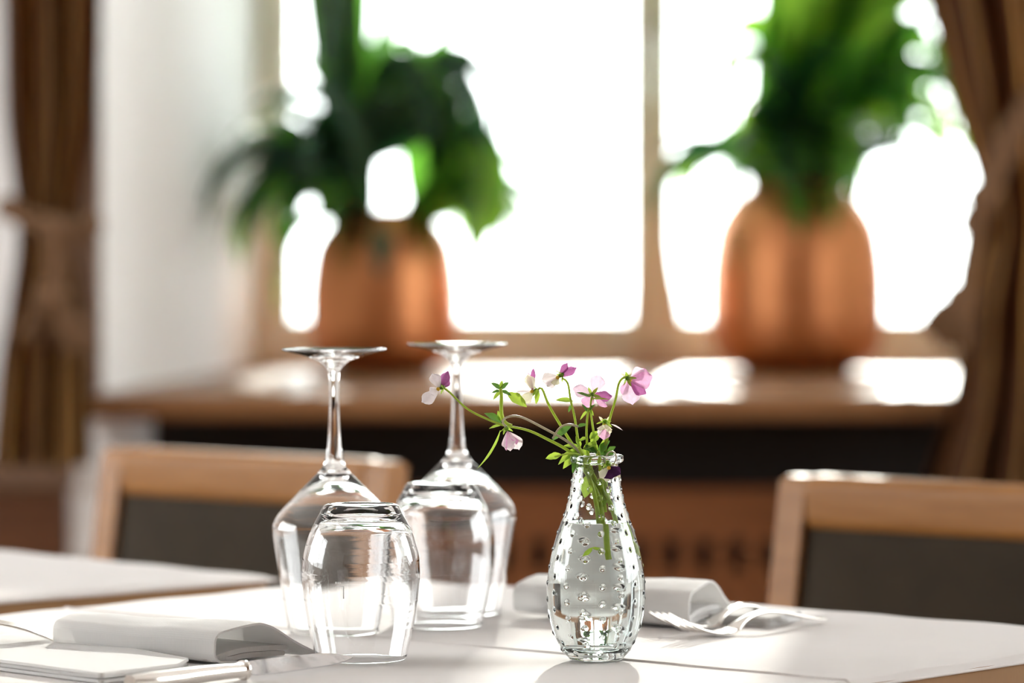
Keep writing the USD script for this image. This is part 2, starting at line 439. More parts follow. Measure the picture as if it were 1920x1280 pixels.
obj('reveal_block', prism([(-3.6, wy0), (NX0, wy0), (WX0, WY), (WX0, 8.0), (-3.6, 8.0)], 0, CEIL), M['plaster'], wall)
obj('reveal_block', prism([(3.6, wy0), (NX1, wy0), (WX1, WY), (WX1, 8.0), (3.6, 8.0)], 0, CEIL), M['plaster'], wall)
obj('lintel', prism([(NX0, wy0), (NX1, wy0), (WX1, WY), (WX1, 8.0), (WX0, 8.0), (WX0, WY)], WTOP, CEIL), M['plaster'], wall)
obj('parapet', prism([(NX0 - 0.02, 6.95), (NX1 + 0.02, 6.95), (NX1 - 0.1, 8.0), (NX0 + 0.1, 8.0)], 0, SILL_Z - 0.045), M['render'], wall)
for nm, sx in (('wall_left', -1), ('wall_right', 1)):
    # side walls, each with one wide window opening
    w_ = UsdGeom.Xform.Define(stage, path_for(nm)).GetPrim()
    tag(w_, f'white plaster side wall {nm[5:]} of the tables, with a wide window opening', 'wall', None, 'structure')
    x0_, x1_ = sx * 3.5, sx * 3.62
    obj('wall_piece', box(x0_, BACK_Y, 0, x1_, SWY0, CEIL), M['plaster'], w_)
    obj('wall_piece', box(x0_, SWY1, 0, x1_, wy0, CEIL), M['plaster'], w_)
    obj('wall_piece', box(x0_, SWY0, 0, x1_, SWY1, SWZ0), M['plaster'], w_)
    obj('wall_piece', box(x0_, SWY0, SWZ1, x1_, SWY1, CEIL), M['plaster'], w_)
    for k_ in range(1, 4):
        y_ = SWY0 + (SWY1 - SWY0) * k_ / 4
        obj('window_post', box(x0_, y_ - 0.03, SWZ0, x1_, y_ + 0.03, SWZ1), M['frame_wood'], w_)
struct('wall_back', box(-3.6, BACK_Y - 0.1, 0, 3.6, BACK_Y, CEIL), M['oak_wall'], 'wood panelled wall behind the camera')
# dark wainscot low on the left pier
wz = at(60, 864, SILL_Y0)[2]
wsc = UsdGeom.Xform.Define(stage, path_for('trim')).GetPrim()
tag(wsc, 'dark wooden wainscot low on the wall under the left curtain', 'trim', None, 'structure')
wxr = at(128, 900, SILL_Y0)[0]
obj('panel_board', box(-2.4, SILL_Y0 - 0.01, 0.0, wxr, wy0, wz - 0.05, 0.004), M['dark_wood'], wsc)
obj('cap_rail', box(-2.4, SILL_Y0 - 0.03, wz - 0.05, wxr + 0.01, wy0, wz, 0.010), M['trim_wood'], wsc)
# brown casing strip at the niche's left edge
cas = box(NX0 - 0.062, SILL_Y0 - 0.005, SILL_Z + 0.002, NX0 - 0.002, wy0, WTOP, 0.004)
struct('trim_casing', cas, M['trim_wood'], 'brown wooden casing strip beside the left curtain')
# sill board
sill_pts = [(NX0 - 0.03, SILL_Y0 - 0.03), (NX1 + 0.03, SILL_Y0 - 0.03), (NX1 + 0.03, wy0 + 0.0), (NX1 - 0.005, wy0 + 0.001), (WX1, WY + 0.05), (WX0, WY + 0.05), (NX0 + 0.005, wy0 + 0.001), (NX0 - 0.03, wy0)]
sb = prism(sill_pts, SILL_ZB + 0.004, SILL_Z)
nose = tube([(NX0 - 0.03, SILL_Y0 - 0.03, (SILL_Z + SILL_ZB) / 2 + 0.001), (NX1 + 0.03, SILL_Y0 - 0.03, (SILL_Z + SILL_ZB) / 2 + 0.001)], (SILL_Z - SILL_ZB) / 2 - 0.001, 20, 2)
sw = UsdGeom.Xform.Define(stage, path_for('window_sill')).GetPrim()
tag(sw, 'deep polished wooden window sill under the copper planters', 'window sill', None, 'structure')
obj('sill_board', sb, M['sill'], sw)
obj('rounded_nosing', nose, M['sill_edge'], sw, smooth=40)

# the window: frame, two sashes, panes
win = UsdGeom.Xform.Define(stage, path_for('window_1')).GetPrim()
tag(win, 'two-sash wooden window behind the copper planters', 'window', None, 'structure')
fz0 = SILL_Z
obj('frame_rail', box(WX0, WY, fz0, WX1, WY + 0.07, fz0 + 0.05, 0.004), M['frame_wood'], win)
obj('frame_rail', box(WX0, WY, WTOP - 0.05, WX1, WY + 0.07, WTOP, 0.004), M['frame_wood'], win)
obj('frame_stile', box(WX0, WY, fz0 + 0.05, WX0 + 0.05, WY + 0.07, WTOP - 0.05, 0.004), M['frame_wood'], win)
obj('frame_stile', box(WX1 - 0.05, WY, fz0 + 0.05, WX1, WY + 0.07, WTOP - 0.05, 0.004), M['frame_wood'], win)
MX = at(1222, 400, WY)[0]
obj('mullion', box(MX - 0.018, WY - 0.012, fz0 + 0.05, MX + 0.018, WY + 0.07, WTOP - 0.05, 0.006), M['frame_wood'], win)
for x0, x1 in ((WX0 + 0.05, MX - 0.018), (MX + 0.018, WX1 - 0.05)):
    z0, z1 = fz0 + 0.05, WTOP - 0.05
    w = 0.022
    sash = obj('sash', join([box(x0, WY + 0.012, z0, x1, WY + 0.055, z0 + 0.042, 0.004), box(x0, WY + 0.012, z1 - w, x1, WY + 0.055, z1, 0.004),
                             box(x0, WY + 0.012, z0 + 0.042, x0 + w, WY + 0.055, z1 - w, 0.004), box(x1 - w, WY + 0.012, z0 + 0.042, x1, WY + 0.055, z1 - w, 0.004)]), M['frame_wood'], win)
    obj('pane', box(x0 + w - 0.004, WY + 0.03, z0 + 0.038, x1 - w + 0.004, WY + 0.034, z1 - w + 0.004), M['pane'], sash)
ft = [at(1178, 640, WY), at(1288, 640, WY), at(1262, 500, WY), at(1244, 345, WY), at(1200, 345, WY), at(1186, 500, WY)]
fm = trimesh.creation.extrude_polygon(__import__('shapely.geometry').geometry.Polygon([(p[0], p[2]) for p in ft]).buffer(-0.004).buffer(0.004), 0.02, engine='earcut')
fv = np.array(fm.vertices)
fm = trimesh.Trimesh(np.stack([fv[:, 0], WY - 0.016 - fv[:, 2], fv[:, 1]], 1), np.array(fm.faces), process=False)
obj('mullion_foot', fm, M['frame_wood'], win)
obj('handle', join([rbox(MX - 0.012, WY - 0.02, 1.42, MX + 0.012, WY - 0.008, 1.5, 0.004), tube([(MX, WY - 0.02, 1.46), (MX, WY - 0.05, 1.46), (MX, WY - 0.055, 1.40), (MX, WY - 0.055, 1.34)], 0.008, 10, 16)]), M['silver'], win, smooth=40)

# outside: pale terrace
tag(struct('ground_terrace', box(-60, 8.0, -0.6, 60, 120, -0.5), M['snow']), 'pale bright terrace outside the window', 'ground', None, 'structure')

# radiator cover below the sill: dark opening, rails and slats
rc = thing('radiator_cover', 'brown slatted wooden radiator cover in the recess under the sill', 'radiator cover', (0, 0, 0))
RY = 6.56
zA, zB = at(960, 916, RY)[2], at(960, 1012, RY)[2]
zC, zD = at(960, 1070, RY)[2], at(960, 1150, RY)[2]
rx0, rx1 = NX0 + 0.005, NX1 - 0.005
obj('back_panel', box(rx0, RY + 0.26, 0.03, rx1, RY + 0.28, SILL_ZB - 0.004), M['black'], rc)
obj('rail', box(rx0, RY, zB, rx1, RY + 0.03, zA, 0.005), M['mid_wood'], rc)
obj('rail', box(rx0, RY, zD, rx1, RY + 0.03, zC, 0.005), M['mid_wood'], rc)
obj('rail', box(rx0, RY, 0.05, rx1, RY + 0.03, zD - 0.06, 0.005), M['mid_wood'], rc)
pitch = 62 * RY / F_PX
xs = at(1290, 1040, RY)[0]
k0 = int((rx0 - xs) / pitch) + 1
k1 = int((rx1 - xs) / pitch) - 1
for k in range(k0, k1 + 1):
    x = xs + k * pitch
    obj('slat', box(x - 0.014, RY + 0.004, zD - 0.055, x + 0.014, RY + 0.026, zB + 0.01, 0.003), M['mid_wood'], rc)
obj('base', box(rx0, RY + 0.005, 0.0, rx1, RY + 0.2, 0.05), M['dark_wood'], rc)

# ------------------------------------------------------------------ curtains
def curtain(prof, folds, name_label, y0, amp, seed, zbot, phase=0.0):
    """prof: list of (z, xl, xr, depth) down the hanging."""
    prof = np.array(sorted(prof))
    nz, nu = 90, 160
    zs = np.linspace(zbot, prof[-1, 0], nz)
    xl, xr, dp = (PchipInterpolator(prof[:, 0], prof[:, i])(zs) for i in (1, 2, 3))
    u = np.linspace(0, 1, nu)
    rs = np.random.RandomState(seed)
    ph = rs.uniform(0, 6.28, 3)
    P = np.zeros((nz, nu, 3))
    for i, z in enumerate(zs):
        uu = u + 0.012 * np.sin(7 * z + 9 * u + ph[0])
        wav = np.sin(2 * np.pi * folds * uu + phase) + 0.35 * np.sin(2 * np.pi * folds * 1.7 * uu + ph[1] + 1.5 * z)
        P[i, :, 0] = xl[i] + (xr[i] - xl[i]) * (u + 0.018 * np.sin(2 * np.pi * folds * 2 * uu))
        P[i, :, 1] = y0 + amp * dp[i] * wav - 0.03 * dp[i] * np.sin(np.pi * u)
        P[i, :, 2] = z
    m = solid_grid(P, 0.003)
    c = thing('curtain', name_label, 'curtain', (P[..., 0].mean(), y0, zbot))
    uv = np.stack(np.meshgrid(u, zs, indexing='xy'), -1).reshape(-1, 2)
    obj('drape', m, M['curtain'], c, smooth=True, offset=np.array([P[..., 0].mean(), y0, zbot]), uv=np.vstack([uv, uv]))
    # hem band
    H = P[:3].copy()
    H[..., 1] -= 0.002
    uh = uv.reshape(nz, nu, 2)[:3].reshape(-1, 2)
    obj('hem', solid_grid(H, 0.006), M['curtain'], c, smooth=True, offset=np.array([P[..., 0].mean(), y0, zbot]), uv=np.vstack([uh, uh]))
    return c


CY = 6.26


def zx(px, py, y=CY):
    p = at(px, py, y)
    return p[2], p[0]


def prow(pl, pr, py, d, y=CY):
    z, xl = zx(pl, py, y)
    return (z, xl, zx(pr, py, y)[1], d)


curtain([(CEIL - 0.1, -1.02, -0.62, 1.2), prow(-20, 196, -150, 1.1), prow(0, 194, 0, 1.0), prow(8, 188, 200, 0.9), prow(22, 165, 320, 0.7), prow(35, 148, 430, 0.45),
         prow(20, 158, 560, 0.7), prow(-5, 168, 700, 0.9), prow(-20, 172, 870, 1.0)], 3.4, 'brown and gold curtain tied back with a knotted cord, left of the window', CY, 0.035, 3, zx(0, 872)[0], 1.0)
curtain([(CEIL - 0.1, 0.30, 1.05, 1.2), (1.95, 0.44, 1.03, 1.15), prow(1672, 2110, -170, 1.1), prow(1738, 2105, 0, 1.0), prow(1785, 2085, 180, 0.85), prow(1832, 2050, 340, 0.6), prow(1846, 2045, 410, 0.5),
         prow(1815, 2060, 560, 0.8), prow(1790, 2080, 740, 1.0), prow(1738, 2110, 910, 1.15), prow(1700, 2140, 1100, 1.25)], 4.0, 'brown and gold curtain gathered by a tasselled cord, right of the window', CY, 0.042, 8, 0.25, 0.2)


def braid(pts, r, n, twists):
    p = smooth_curve(pts, n)
    t, a, b = frames(p)
    ms = []
    for k in range(3):
        ang = np.linspace(0, 2 * np.pi * twists, n) + k * 2 * np.pi / 3
        ms.append(tube(p + r * 0.55 * (np.cos(ang)[:, None] * a + np.sin(ang)[:, None] * b), r * 0.62, 8))
    return join(ms)


def tassel(p0, p1, r):
    """Knot at p0 and a skirt of strands to p1."""
    d = p1 - p0
    L = np.linalg.norm(d)
    d = d / L
    rs = np.random.RandomState(int(abs(p0[0]) * 1000))
    a = np.cross(d, [0, 1, 0.3]); a /= np.linalg.norm(a)
    b = np.cross(d, a)
    ms = []
    for k in range(42):
        th, q = rs.uniform(0, 2 * np.pi), math.sqrt(rs.uniform(0.05, 1))
        o = (math.cos(th) * a + math.sin(th) * b) * r * q
        ms.append(tube([p0 + o * 0.35, p0 + d * L * 0.35 + o * 0.95, p0 + d * L * rs.uniform(0.92, 1.05) + o * rs.uniform(0.9, 1.2)], [0.0045, 0.0045, 0.004], 5, 6))
    return join(ms)


def tieback(label, loops, knots, tassels):
    o = np.array(knots[0][0])
    t = thing('curtain_tieback', label, 'tieback', o)
    for pts, r in loops:
        L = sum(np.linalg.norm(np.subtract(pts[i + 1], pts[i])) for i in range(len(pts) - 1))
        obj('cord', braid(pts, r, max(30, int(L * 260)), L * 14), M['cord'], t, smooth=True, offset=o)
    for p, r in knots:
        k = trimesh.creation.icosphere(3, r)
        v = np.array(k.vertices)
        v *= (1 + 0.18 * (meshkit.noise(v / r * 2.5 + 5, 3) - 0.5))[:, None]
        k.vertices = v + p
        obj('knot', k, M['cord'], t, smooth=True, offset=o)
    for p0, p1, r in tassels:
        obj('tassel', tassel(np.array(p0), np.array(p1), r), M['cord'], t, smooth=True, offset=o)
    return t


TY = CY - 0.075
A = lambda x, y, d=TY: at(x, y, d)
tieback('knotted beige cord with two tassel ends on the left curtain',
        [([A(20, 400, CY + 0.02), A(45, 405), A(95, 425, TY - 0.01), A(135, 430), A(158, 410, CY + 0.02)], 0.016), ([A(100, 425, TY - 0.02), A(104, 490, TY - 0.02), A(98, 560, TY - 0.02)], 0.017), ([A(118, 430, TY - 0.015), A(116, 500, TY - 0.015), A(104, 560, TY - 0.02)], 0.014)],
        [(A(102, 432, TY - 0.02), 0.027), (A(98, 560, TY - 0.02), 0.030)],
        [(A(108, 565, TY - 0.02), A(152, 655, TY - 0.03), 0.024), (A(88, 570, TY - 0.01), A(60, 640, TY), 0.022)])
tieback('brown cord with a fuzzy hanging tassel on the right curtain',
        [([A(1990, 150, CY - 0.05), A(1920, 215, TY), A(1870, 310, TY), A(1836, 385, TY + 0.01), A(1826, 420, CY + 0.02)], 0.020), ([A(1840, 380, TY - 0.01), A(1822, 460, TY - 0.01), A(1808, 540, TY - 0.01)], 0.014)],
        [(A(1840, 372, TY - 0.01), 0.026), (A(1800, 560, TY - 0.01), 0.026)],
        [(A(1800, 560, TY - 0.01), A(1748, 628, TY), 0.030), (A(1798, 570, TY - 0.02), A(1790, 650, TY - 0.01), 0.026)])

# ------------------------------------------------------------------ copper planters and plants
def planter(label, cx, cy, s):
    r = lambda px: px * 7.5 / F_PX * s
    h = lambda py: (692 - py) * 7.5 / F_PX * s
    outer = [(0, 0), (0, r(90)), (h(690), r(104)), (h(680), r(128)), (h(660), r(150)), (h(625), r(161)), (h(580), r(165)), (h(530), r(165)), (h(480), r(161)), (h(430), r(152)), (h(395), r(135)), (h(368), r(112)), (h(352), r(92)), (h(348), r(88)),
             (h(346), r(84)), (h(350), r(80)), (h(365), r(104)), (h(395), r(127)), (h(430), r(146)), (h(540), r(157))]
    t = thing('copper_planter', label, 'planter', (cx, cy, SILL_Z + 0.001))
    v, f = lathe(resample(outer, 90), 96)
    obj('body', (v, f), M['copper'], t, normals=weld_normals(v, f))
    rim = [(h(345) + 0.004 * math.sin(a), r(86) + 0.004 * math.cos(a)) for a in np.linspace(0, 2 * np.pi, 13)]
    obj('rim', lathe(rim, 72), M['copper'], t, smooth=True)
    so = [(h(430), 0.0), (h(430), r(100)), (h(431), r(145))]
    vs, fs = lathe(resample(so, 14), 60)
    vs[:, 2] += 0.008 * (meshkit.noise(vs * 60, 2) - 0.5)
    obj('soil', (vs, fs[:, ::-1]), M['soil'], t)
    return np.array([cx, cy, SILL_Z + h(430)]), h(346) + SILL_Z, r(80)


def leaf_blade(base, az, pitch0, L, W, droop, petiole, seed, fold=0.25, nseg=14, side=0.0):
    """A leaf with its stalk: returns (blade mesh, stalk mesh)."""
    rs = np.random.RandomState(seed)
    s = np.linspace(0, 1, nseg + 1)
    pitch = pitch0 - droop * s ** 1.4
    azs = az + side * s
    d = np.stack([np.cos(pitch) * np.cos(azs), np.cos(pitch) * np.sin(azs), np.sin(pitch)], 1)
    p = base + np.concatenate([[np.zeros(3)], np.cumsum((d[1:] + d[:-1]) / 2 * L / nseg, 0)])
    k = int(round(petiole * nseg))
    b = p[k:]
    db = d[k:]
    sv = np.cross(db, UP)
    sv /= np.linalg.norm(sv, axis=1, keepdims=True) + 1e-9
    tw = rs.uniform(-0.5, 0.5)
    nv = np.cross(sv, db)
    sv2 = sv * math.cos(tw) + nv * math.sin(tw)
    nv2 = np.cross(sv2, db)
    u = np.linspace(0, 1, len(b))
    w = W / 2 * np.sin(np.pi * np.clip(u, 0.0, 1) ** 0.75) ** 0.8
    w[-1] = 0.0005
    w[0] = 0.003
    cols = np.array([-1, -0.55, 0, 0.55, 1])
    P = b[:, None] + w[:, None, None] * (cols[None, :, None] * sv2[:, None]) + (np.abs(cols)[None, :] * fold * w[:, None])[..., None] * nv2[:, None]
    blade = grid_mesh(P)
    stalk = tube(p[:k + 2], [0.0045, 0.003], 6) if k >= 1 else None
    return blade, stalk, b


random.seed(4)


def plant(name, label, pot, n, seed, spec, mats, keep, extra=()):
    base, rim_z, rr = pot
    t = thing(name, label, 'plant', base)
    rs = np.random.RandomState(seed)
    made, tries = 0, 0
    while made < n and tries < n * 200:
        tries += 1
        q = spec(rs)
        az = q['az'] if 'az' in q else rs.uniform(0, 2 * np.pi)
        b0 = np.array([base[0] + q['dx'], base[1] + rs.uniform(-0.6, 0.6) * rr, rim_z - 0.03])
        blade, stalk, pts = leaf_blade(b0, az, q['pitch'], q['L'], q['W'], q['droop'], q['pet'], rs.randint(1 << 30), side=rs.uniform(-0.4, 0.4))
        if not keep(pts):
            continue
        mt = mats[rs.choice(len(mats), p=q.get('mix'))]
        lf = obj('leaf', blade, M[mt], t, smooth=True, offset=base)
        if stalk is not None:
            obj('stalk', stalk, M[mt], lf, smooth=True, offset=base)
        made += 1
    print(name, 'leaves', made, 'tries', tries)
    for e in extra:
        pts = smooth_curve(e[0], 14)
        W = e[1]
        d = np.gradient(pts, axis=0)
        d /= np.linalg.norm(d, axis=1, keepdims=True)
        sv = np.cross(d, np.array([0.25, -1, 0.2]))
        sv /= np.linalg.norm(sv, axis=1, keepdims=True)
        w = W / 2 * np.sin(np.pi * np.linspace(0.04, 1, 14) ** 0.8) ** 0.8
        nv = np.cross(sv, d)
        cols = np.array([-1, -0.5, 0, 0.5, 1])
        P = pts[:, None] + w[:, None, None] * cols[None, :, None] * sv[:, None] + (np.abs(cols)[None] * 0.25 * w[:, None])[..., None] * nv[:, None]
        obj('leaf', grid_mesh(P), M[e[2]], t, smooth=True, offset=base)
    return t


def to_px(p):
    d = np.asarray(p) - CAM
    c, s = math.cos(TILT), math.sin(TILT)
    z = d[..., 1] * c - d[..., 2] * s
    return np.stack([960 + F_PX * d[..., 0] / z, 640 - F_PX * (d[..., 1] * s + d[..., 2] * c) / z], -1)


PY = 7.45
potL = planter('hammered copper planter on the sill left of the window post, behind the wine glasses', at(720, 600, PY)[0], PY, 0.86)
potR = planter('hammered copper planter on the sill right of the window post, before the right curtain', at(1494, 600, PY)[0], PY, 1.0)


def in_niche(p):
    f = np.clip((p[:, 1] - wy0) / (WY - wy0), 0, 1)
    lo, hi = NX0 + (WX0 - NX0) * f + 0.035, NX1 + (WX1 - NX1) * f - 0.035
    return not ((p[:, 1] > WY - 0.05).any() or (p[:, 2] < SILL_Z + 0.03).any() or (p[:, 0] < lo).any() or (p[:, 0] > hi).any() or (p[:, 2] > WTOP - 0.05).any() or (p[:, 1] < SILL_Y0 + 0.25).any())


def keepL(p):
    q = to_px(p)
    if ((q[:, 0] > 688) & (q[:, 0] < 806) & (q[:, 1] > 250) & (q[:, 1] < 405)).any() or not in_niche(p):
        return False
    if (q[:, 0] > 1015).any() or ((q[:, 0] > 915) & (q[:, 1] < 330)).any() or ((q[:, 0] < 520) & (q[:, 1] < 120)).any():
        return False
    if ((q[:, 0] > 860) & (q[:, 1] > 470)).any():
        return False
    return True


def specL(rs):
    k = rs.uniform()
    left, right = rs.uniform(-0.090, -0.036), rs.uniform(0.082, 0.096)
    mix = (0.66, 0.26, 0.08)
    if k < 0.05:
        return dict(dx=left, pitch=rs.uniform(1.2, 1.5), L=rs.uniform(0.4, 0.7), W=rs.uniform(0.04, 0.06), droop=rs.uniform(0.1, 0.8), pet=0.15, mix=mix)
    if k < 0.48:      # over to the left
        return dict(dx=left, az=np.pi + rs.uniform(-1.2, 1.2), pitch=rs.uniform(0.75, 1.45), L=rs.uniform(0.28, 0.56), W=rs.uniform(0.04, 0.072), droop=rs.uniform(1.2, 2.9), pet=0.12, mix=mix)
    if k < 0.72:      # high arch to the right
        return dict(dx=left, az=rs.uniform(-0.6, 0.6), pitch=rs.uniform(1.3, 1.52), L=rs.uniform(0.42, 0.66), W=rs.uniform(0.045, 0.08), droop=rs.uniform(1.5, 2.9), pet=0.12, mix=mix)
    if k < 0.80:      # high arch back to the left
        return dict(dx=right, az=np.pi + rs.uniform(-0.6, 0.6), pitch=rs.uniform(1.4, 1.55), L=rs.uniform(0.35, 0.55), W=rs.uniform(0.045, 0.07), droop=rs.uniform(1.5, 2.6), pet=0.12, mix=mix)
    return dict(dx=right, az=rs.uniform(-1.2, 1.2), pitch=rs.uniform(0.8, 1.5), L=rs.uniform(0.25, 0.45), W=rs.uniform(0.04, 0.07), droop=rs.uniform(1.2, 2.9), pet=0.12, mix=(0.5, 0.3, 0.2))


exL = [([at(690, 430, 7.4), at(600, 330, 7.3), at(520, 330, 7.25), at(465, 420, 7.2), at(445, 520, 7.2)], 0.030, 'leaf_mid'),
       ([at(690, 430, 7.4), at(560, 420, 7.3), at(530, 500, 7.22), at(525, 600, 7.2)], 0.026, 'leaf_mid'),
       ([at(800, 420, 7.4), at(860, 330, 7.3), at(905, 300, 7.25), at(905, 400, 7.2), at(880, 530, 7.2)], 0.075, 'leaf_bright'),
       ([at(800, 400, 7.4), at(900, 300, 7.35), at(965, 300, 7.3), at(995, 350, 7.3), at(1003, 420, 7.3)], 0.022, 'leaf_mid'),
       ([at(760, 420, 7.4), at(860, 330, 7.35), at(900, 240, 7.3), at(870, 200, 7.3)], 0.08, 'leaf_dark'),
       ([at(700, 420, 7.4), at(680, 300, 7.3), at(640, 200, 7.25), at(560, 170, 7.2), at(470, 210, 7.2)], 0.05, 'leaf_dark'),
       ([at(720, 430, 7.35), at(715, 470, 7.28), at(712, 520, 7.27)], 0.045, 'leaf_dark'),
       ([at(640, 420, 7.4), at(560, 300, 7.3), at(480, 270, 7.25), at(400, 330, 7.2), at(380, 400, 7.2)], 0.024, 'leaf_dark'),
       ([at(780, 400, 7.45), at(780, 200, 7.4), at(820, 90, 7.4), at(890, 30, 7.4)], 0.055, 'leaf_mid'),
       ([at(690, 400, 7.4), at(650, 250, 7.35), at(620, 120, 7.3), at(625, 0, 7.3)], 0.06, 'leaf_dark')]
rsx = np.random.RandomState(77)
for k in range(26):
    if k % 3:
        x0 = rsx.uniform(655, 682)
        ax, ay = rsx.uniform(725, 850), rsx.uniform(95, 205)
        exx, ey_ = ax + rsx.uniform(50, 120), ay + rsx.uniform(20, 200)
        exx = min(exx, 930)
        pts_ = [at(x0, 402, 7.42), at(x0 + 6, 290, 7.40), at((x0 + ax) / 2 + 5, ay + 55, 7.36), at(ax, ay, 7.32), at(exx, ey_, 7.28 + rsx.uniform(-0.1, 0.1))]
    else:
        x0 = rsx.uniform(812, 824)
        ax, ay = rsx.uniform(770, 850), rsx.uniform(150, 225)
        pts_ = [at(x0, 408, 7.42), at(x0 + 8, 300, 7.40), at((x0 + ax) / 2 + 6, ay + 40, 7.36), at(ax, ay, 7.32), at(ax - rsx.uniform(60, 150), min(235, ay + rsx.uniform(-10, 60)), 7.3)]
    exL.append((pts_, rsx.uniform(0.045, 0.075), ('leaf_dark', 'leaf_dark', 'leaf_mid')[rsx.randint(3)]))
for k in range(14):
    x0 = rsx.uniform(815, 832)
    ax, ay = rsx.uniform(845, 890), rsx.uniform(225, 330)
    exL.append(([at(x0, 412, 7.42), at(x0 + 12, 340, 7.40), at(ax, ay, 7.35), at(min(ax + 45, 925), ay + 40, 7.3), at(min(ax + 50, 920) - 10, ay + rsx.uniform(100, 190), 7.28)], rsx.uniform(0.05, 0.08), ('leaf_dark', 'leaf_mid', 'leaf_mid', 'leaf_bright')[rsx.randint(4)]))
for k in range(15):
    x0 = rsx.uniform(652, 680)
    xt = rsx.uniform(590, 655)
    ax, ay = rsx.uniform(790, 960), rsx.uniform(-690, -520)
    exL.append(([at(x0, 402, 7.42), at((x0 + xt) / 2, 200, 7.40), at(xt + 8, 0, 7.36), at((xt + ax) / 2 - 20, ay + 35, 7.32), at(ax, ay, 7.26), at(ax + rsx.uniform(40, 90), ay + rsx.uniform(60, 180), 7.22)], rsx.uniform(0.05, 0.085), ('leaf_dark', 'leaf_mid', 'leaf_bright')[rsx.randint(3)]))
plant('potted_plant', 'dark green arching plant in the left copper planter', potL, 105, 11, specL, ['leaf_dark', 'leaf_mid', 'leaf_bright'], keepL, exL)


def keepR(p):
    q = to_px(p)
    if not in_niche(p) or (q[:, 0] < 1215).any() or (q[:, 0] > 1850).any():
        return False
    if ((q[:, 0] > 1690) & (q[:, 1] > 470)).any() or ((q[:, 0] < 1385) & (q[:, 1] < 250)).any() or ((q[:, 0] < 1340) & (q[:, 1] > 440)).any():
        return False
    return not ((q[:, 0] > 1640) & (q[:, 0] < 1740) & (q[:, 1] > 330)).any()


def specR(rs):
    dx = rs.uniform(-0.075, 0.075)
    k = rs.uniform()
    if k < 0.36:
        return dict(dx=dx, az=rs.uniform(-1.4, 1.4) if rs.uniform() < 0.6 else rs.uniform(0, 6.28), pitch=rs.uniform(0.95, 1.45), L=rs.uniform(0.45, 0.95), W=rs.uniform(0.05, 0.085), droop=rs.uniform(0.2, 1.1), pet=0.25, mix=(0.2, 0.4, 0.4))
    if k < 0.52:
        return dict(dx=dx, az=rs.uniform(-0.7, 0.7), pitch=rs.uniform(0.9, 1.35), L=rs.uniform(0.4, 0.68), W=rs.uniform(0.024, 0.045), droop=rs.uniform(1.2, 2.4), pet=0.2, mix=(0.4, 0.4, 0.2))
    return dict(dx=dx, az=rs.uniform(-1.6, 1.6) + (np.pi if rs.uniform() < 0.5 else 0), pitch=rs.uniform(0.9, 1.5), L=rs.uniform(0.25, 0.5), W=rs.uniform(0.05, 0.085), droop=rs.uniform(1.1, 2.8), pet=0.2, mix=(0.45, 0.4, 0.15))


exR = [([at(1500, 380, 7.4), at(1490, 360, 7.3), at(1497, 400, 7.27), at(1500, 450, 7.27)], 0.05, 'leaf_mid'),
       ([at(1540, 380, 7.4), at(1552, 360, 7.3), at(1558, 390, 7.27), at(1560, 440, 7.27)], 0.03, 'leaf_mid'),
       ([at(1580, 370, 7.4), at(1660, 280, 7.35), at(1740, 290, 7.3), at(1790, 350, 7.3), at(1805, 410, 7.3)], 0.020, 'leaf_dark'),
       ([at(1440, 370, 7.4), at(1360, 280, 7.35), at(1290, 290, 7.3), at(1240, 350, 7.3), at(1225, 420, 7.3)], 0.05, 'leaf_dark'),
       ([at(1520, 350, 7.45), at(1600, 200, 7.4), at(1640, 80, 7.4), at(1650, -60, 7.4)], 0.09, 'leaf_bright'),
       ([at(1480, 350, 7.45), at(1440, 200, 7.4), at(1440, 60, 7.4), at(1450, -60, 7.4)], 0.07, 'leaf_mid')]
for k in range(34):
    x0 = rsx.uniform(1450, 1545)
    if k % 4:
        ax, ay = rsx.uniform(1590, 1735), rsx.uniform(-20, 210)
        ex_, ey_ = min(ax + rsx.uniform(50, 130), 1835), ay + rsx.uniform(60, 230)
        W_, m_ = rsx.uniform(0.028, 0.06), ('leaf_bright', 'leaf_mid', 'leaf_dark', 'leaf_mid')[rsx.randint(4)]
    else:
        ax, ay = rsx.uniform(1395, 1440), rsx.uniform(30, 240)
        ex_, ey_ = max(ax - rsx.uniform(20, 60), 1345), ay + rsx.uniform(90, 180)
        W_, m_ = rsx.uniform(0.04, 0.065), ('leaf_mid', 'leaf_dark', 'leaf_bright')[rsx.randint(3)]
    y0 = 7.42 + rsx.uniform(-0.03, 0.03)
    exR.append(([at(x0, 362, y0), at(x0 + (ax - x0) * 0.3, 362 + (ay - 362) * 0.55, y0 - 0.02), at(x0 + (ax - x0) * 0.65, ay + 25, y0 - 0.05), at(ax, ay, y0 - 0.09), at(ex_, ey_, y0 - 0.12 + rsx.uniform(-0.1, 0.1))], W_, m_))
for k in range(9):
    x0, x1 = rsx.uniform(1440, 1560), 0
    ax = x0 + rsx.uniform(-40, 40)
    ay = rsx.uniform(250, 310)
    exR.append(([at(x0, 362, 7.40), at((x0 + ax) / 2, ay + 30, 7.36), at(ax, ay, 7.31), at(ax + rsx.uniform(-10, 10), ay + rsx.uniform(60, 110), 7.27)], rsx.uniform(0.04, 0.06), ('leaf_mid', 'leaf_dark')[rsx.randint(2)]))
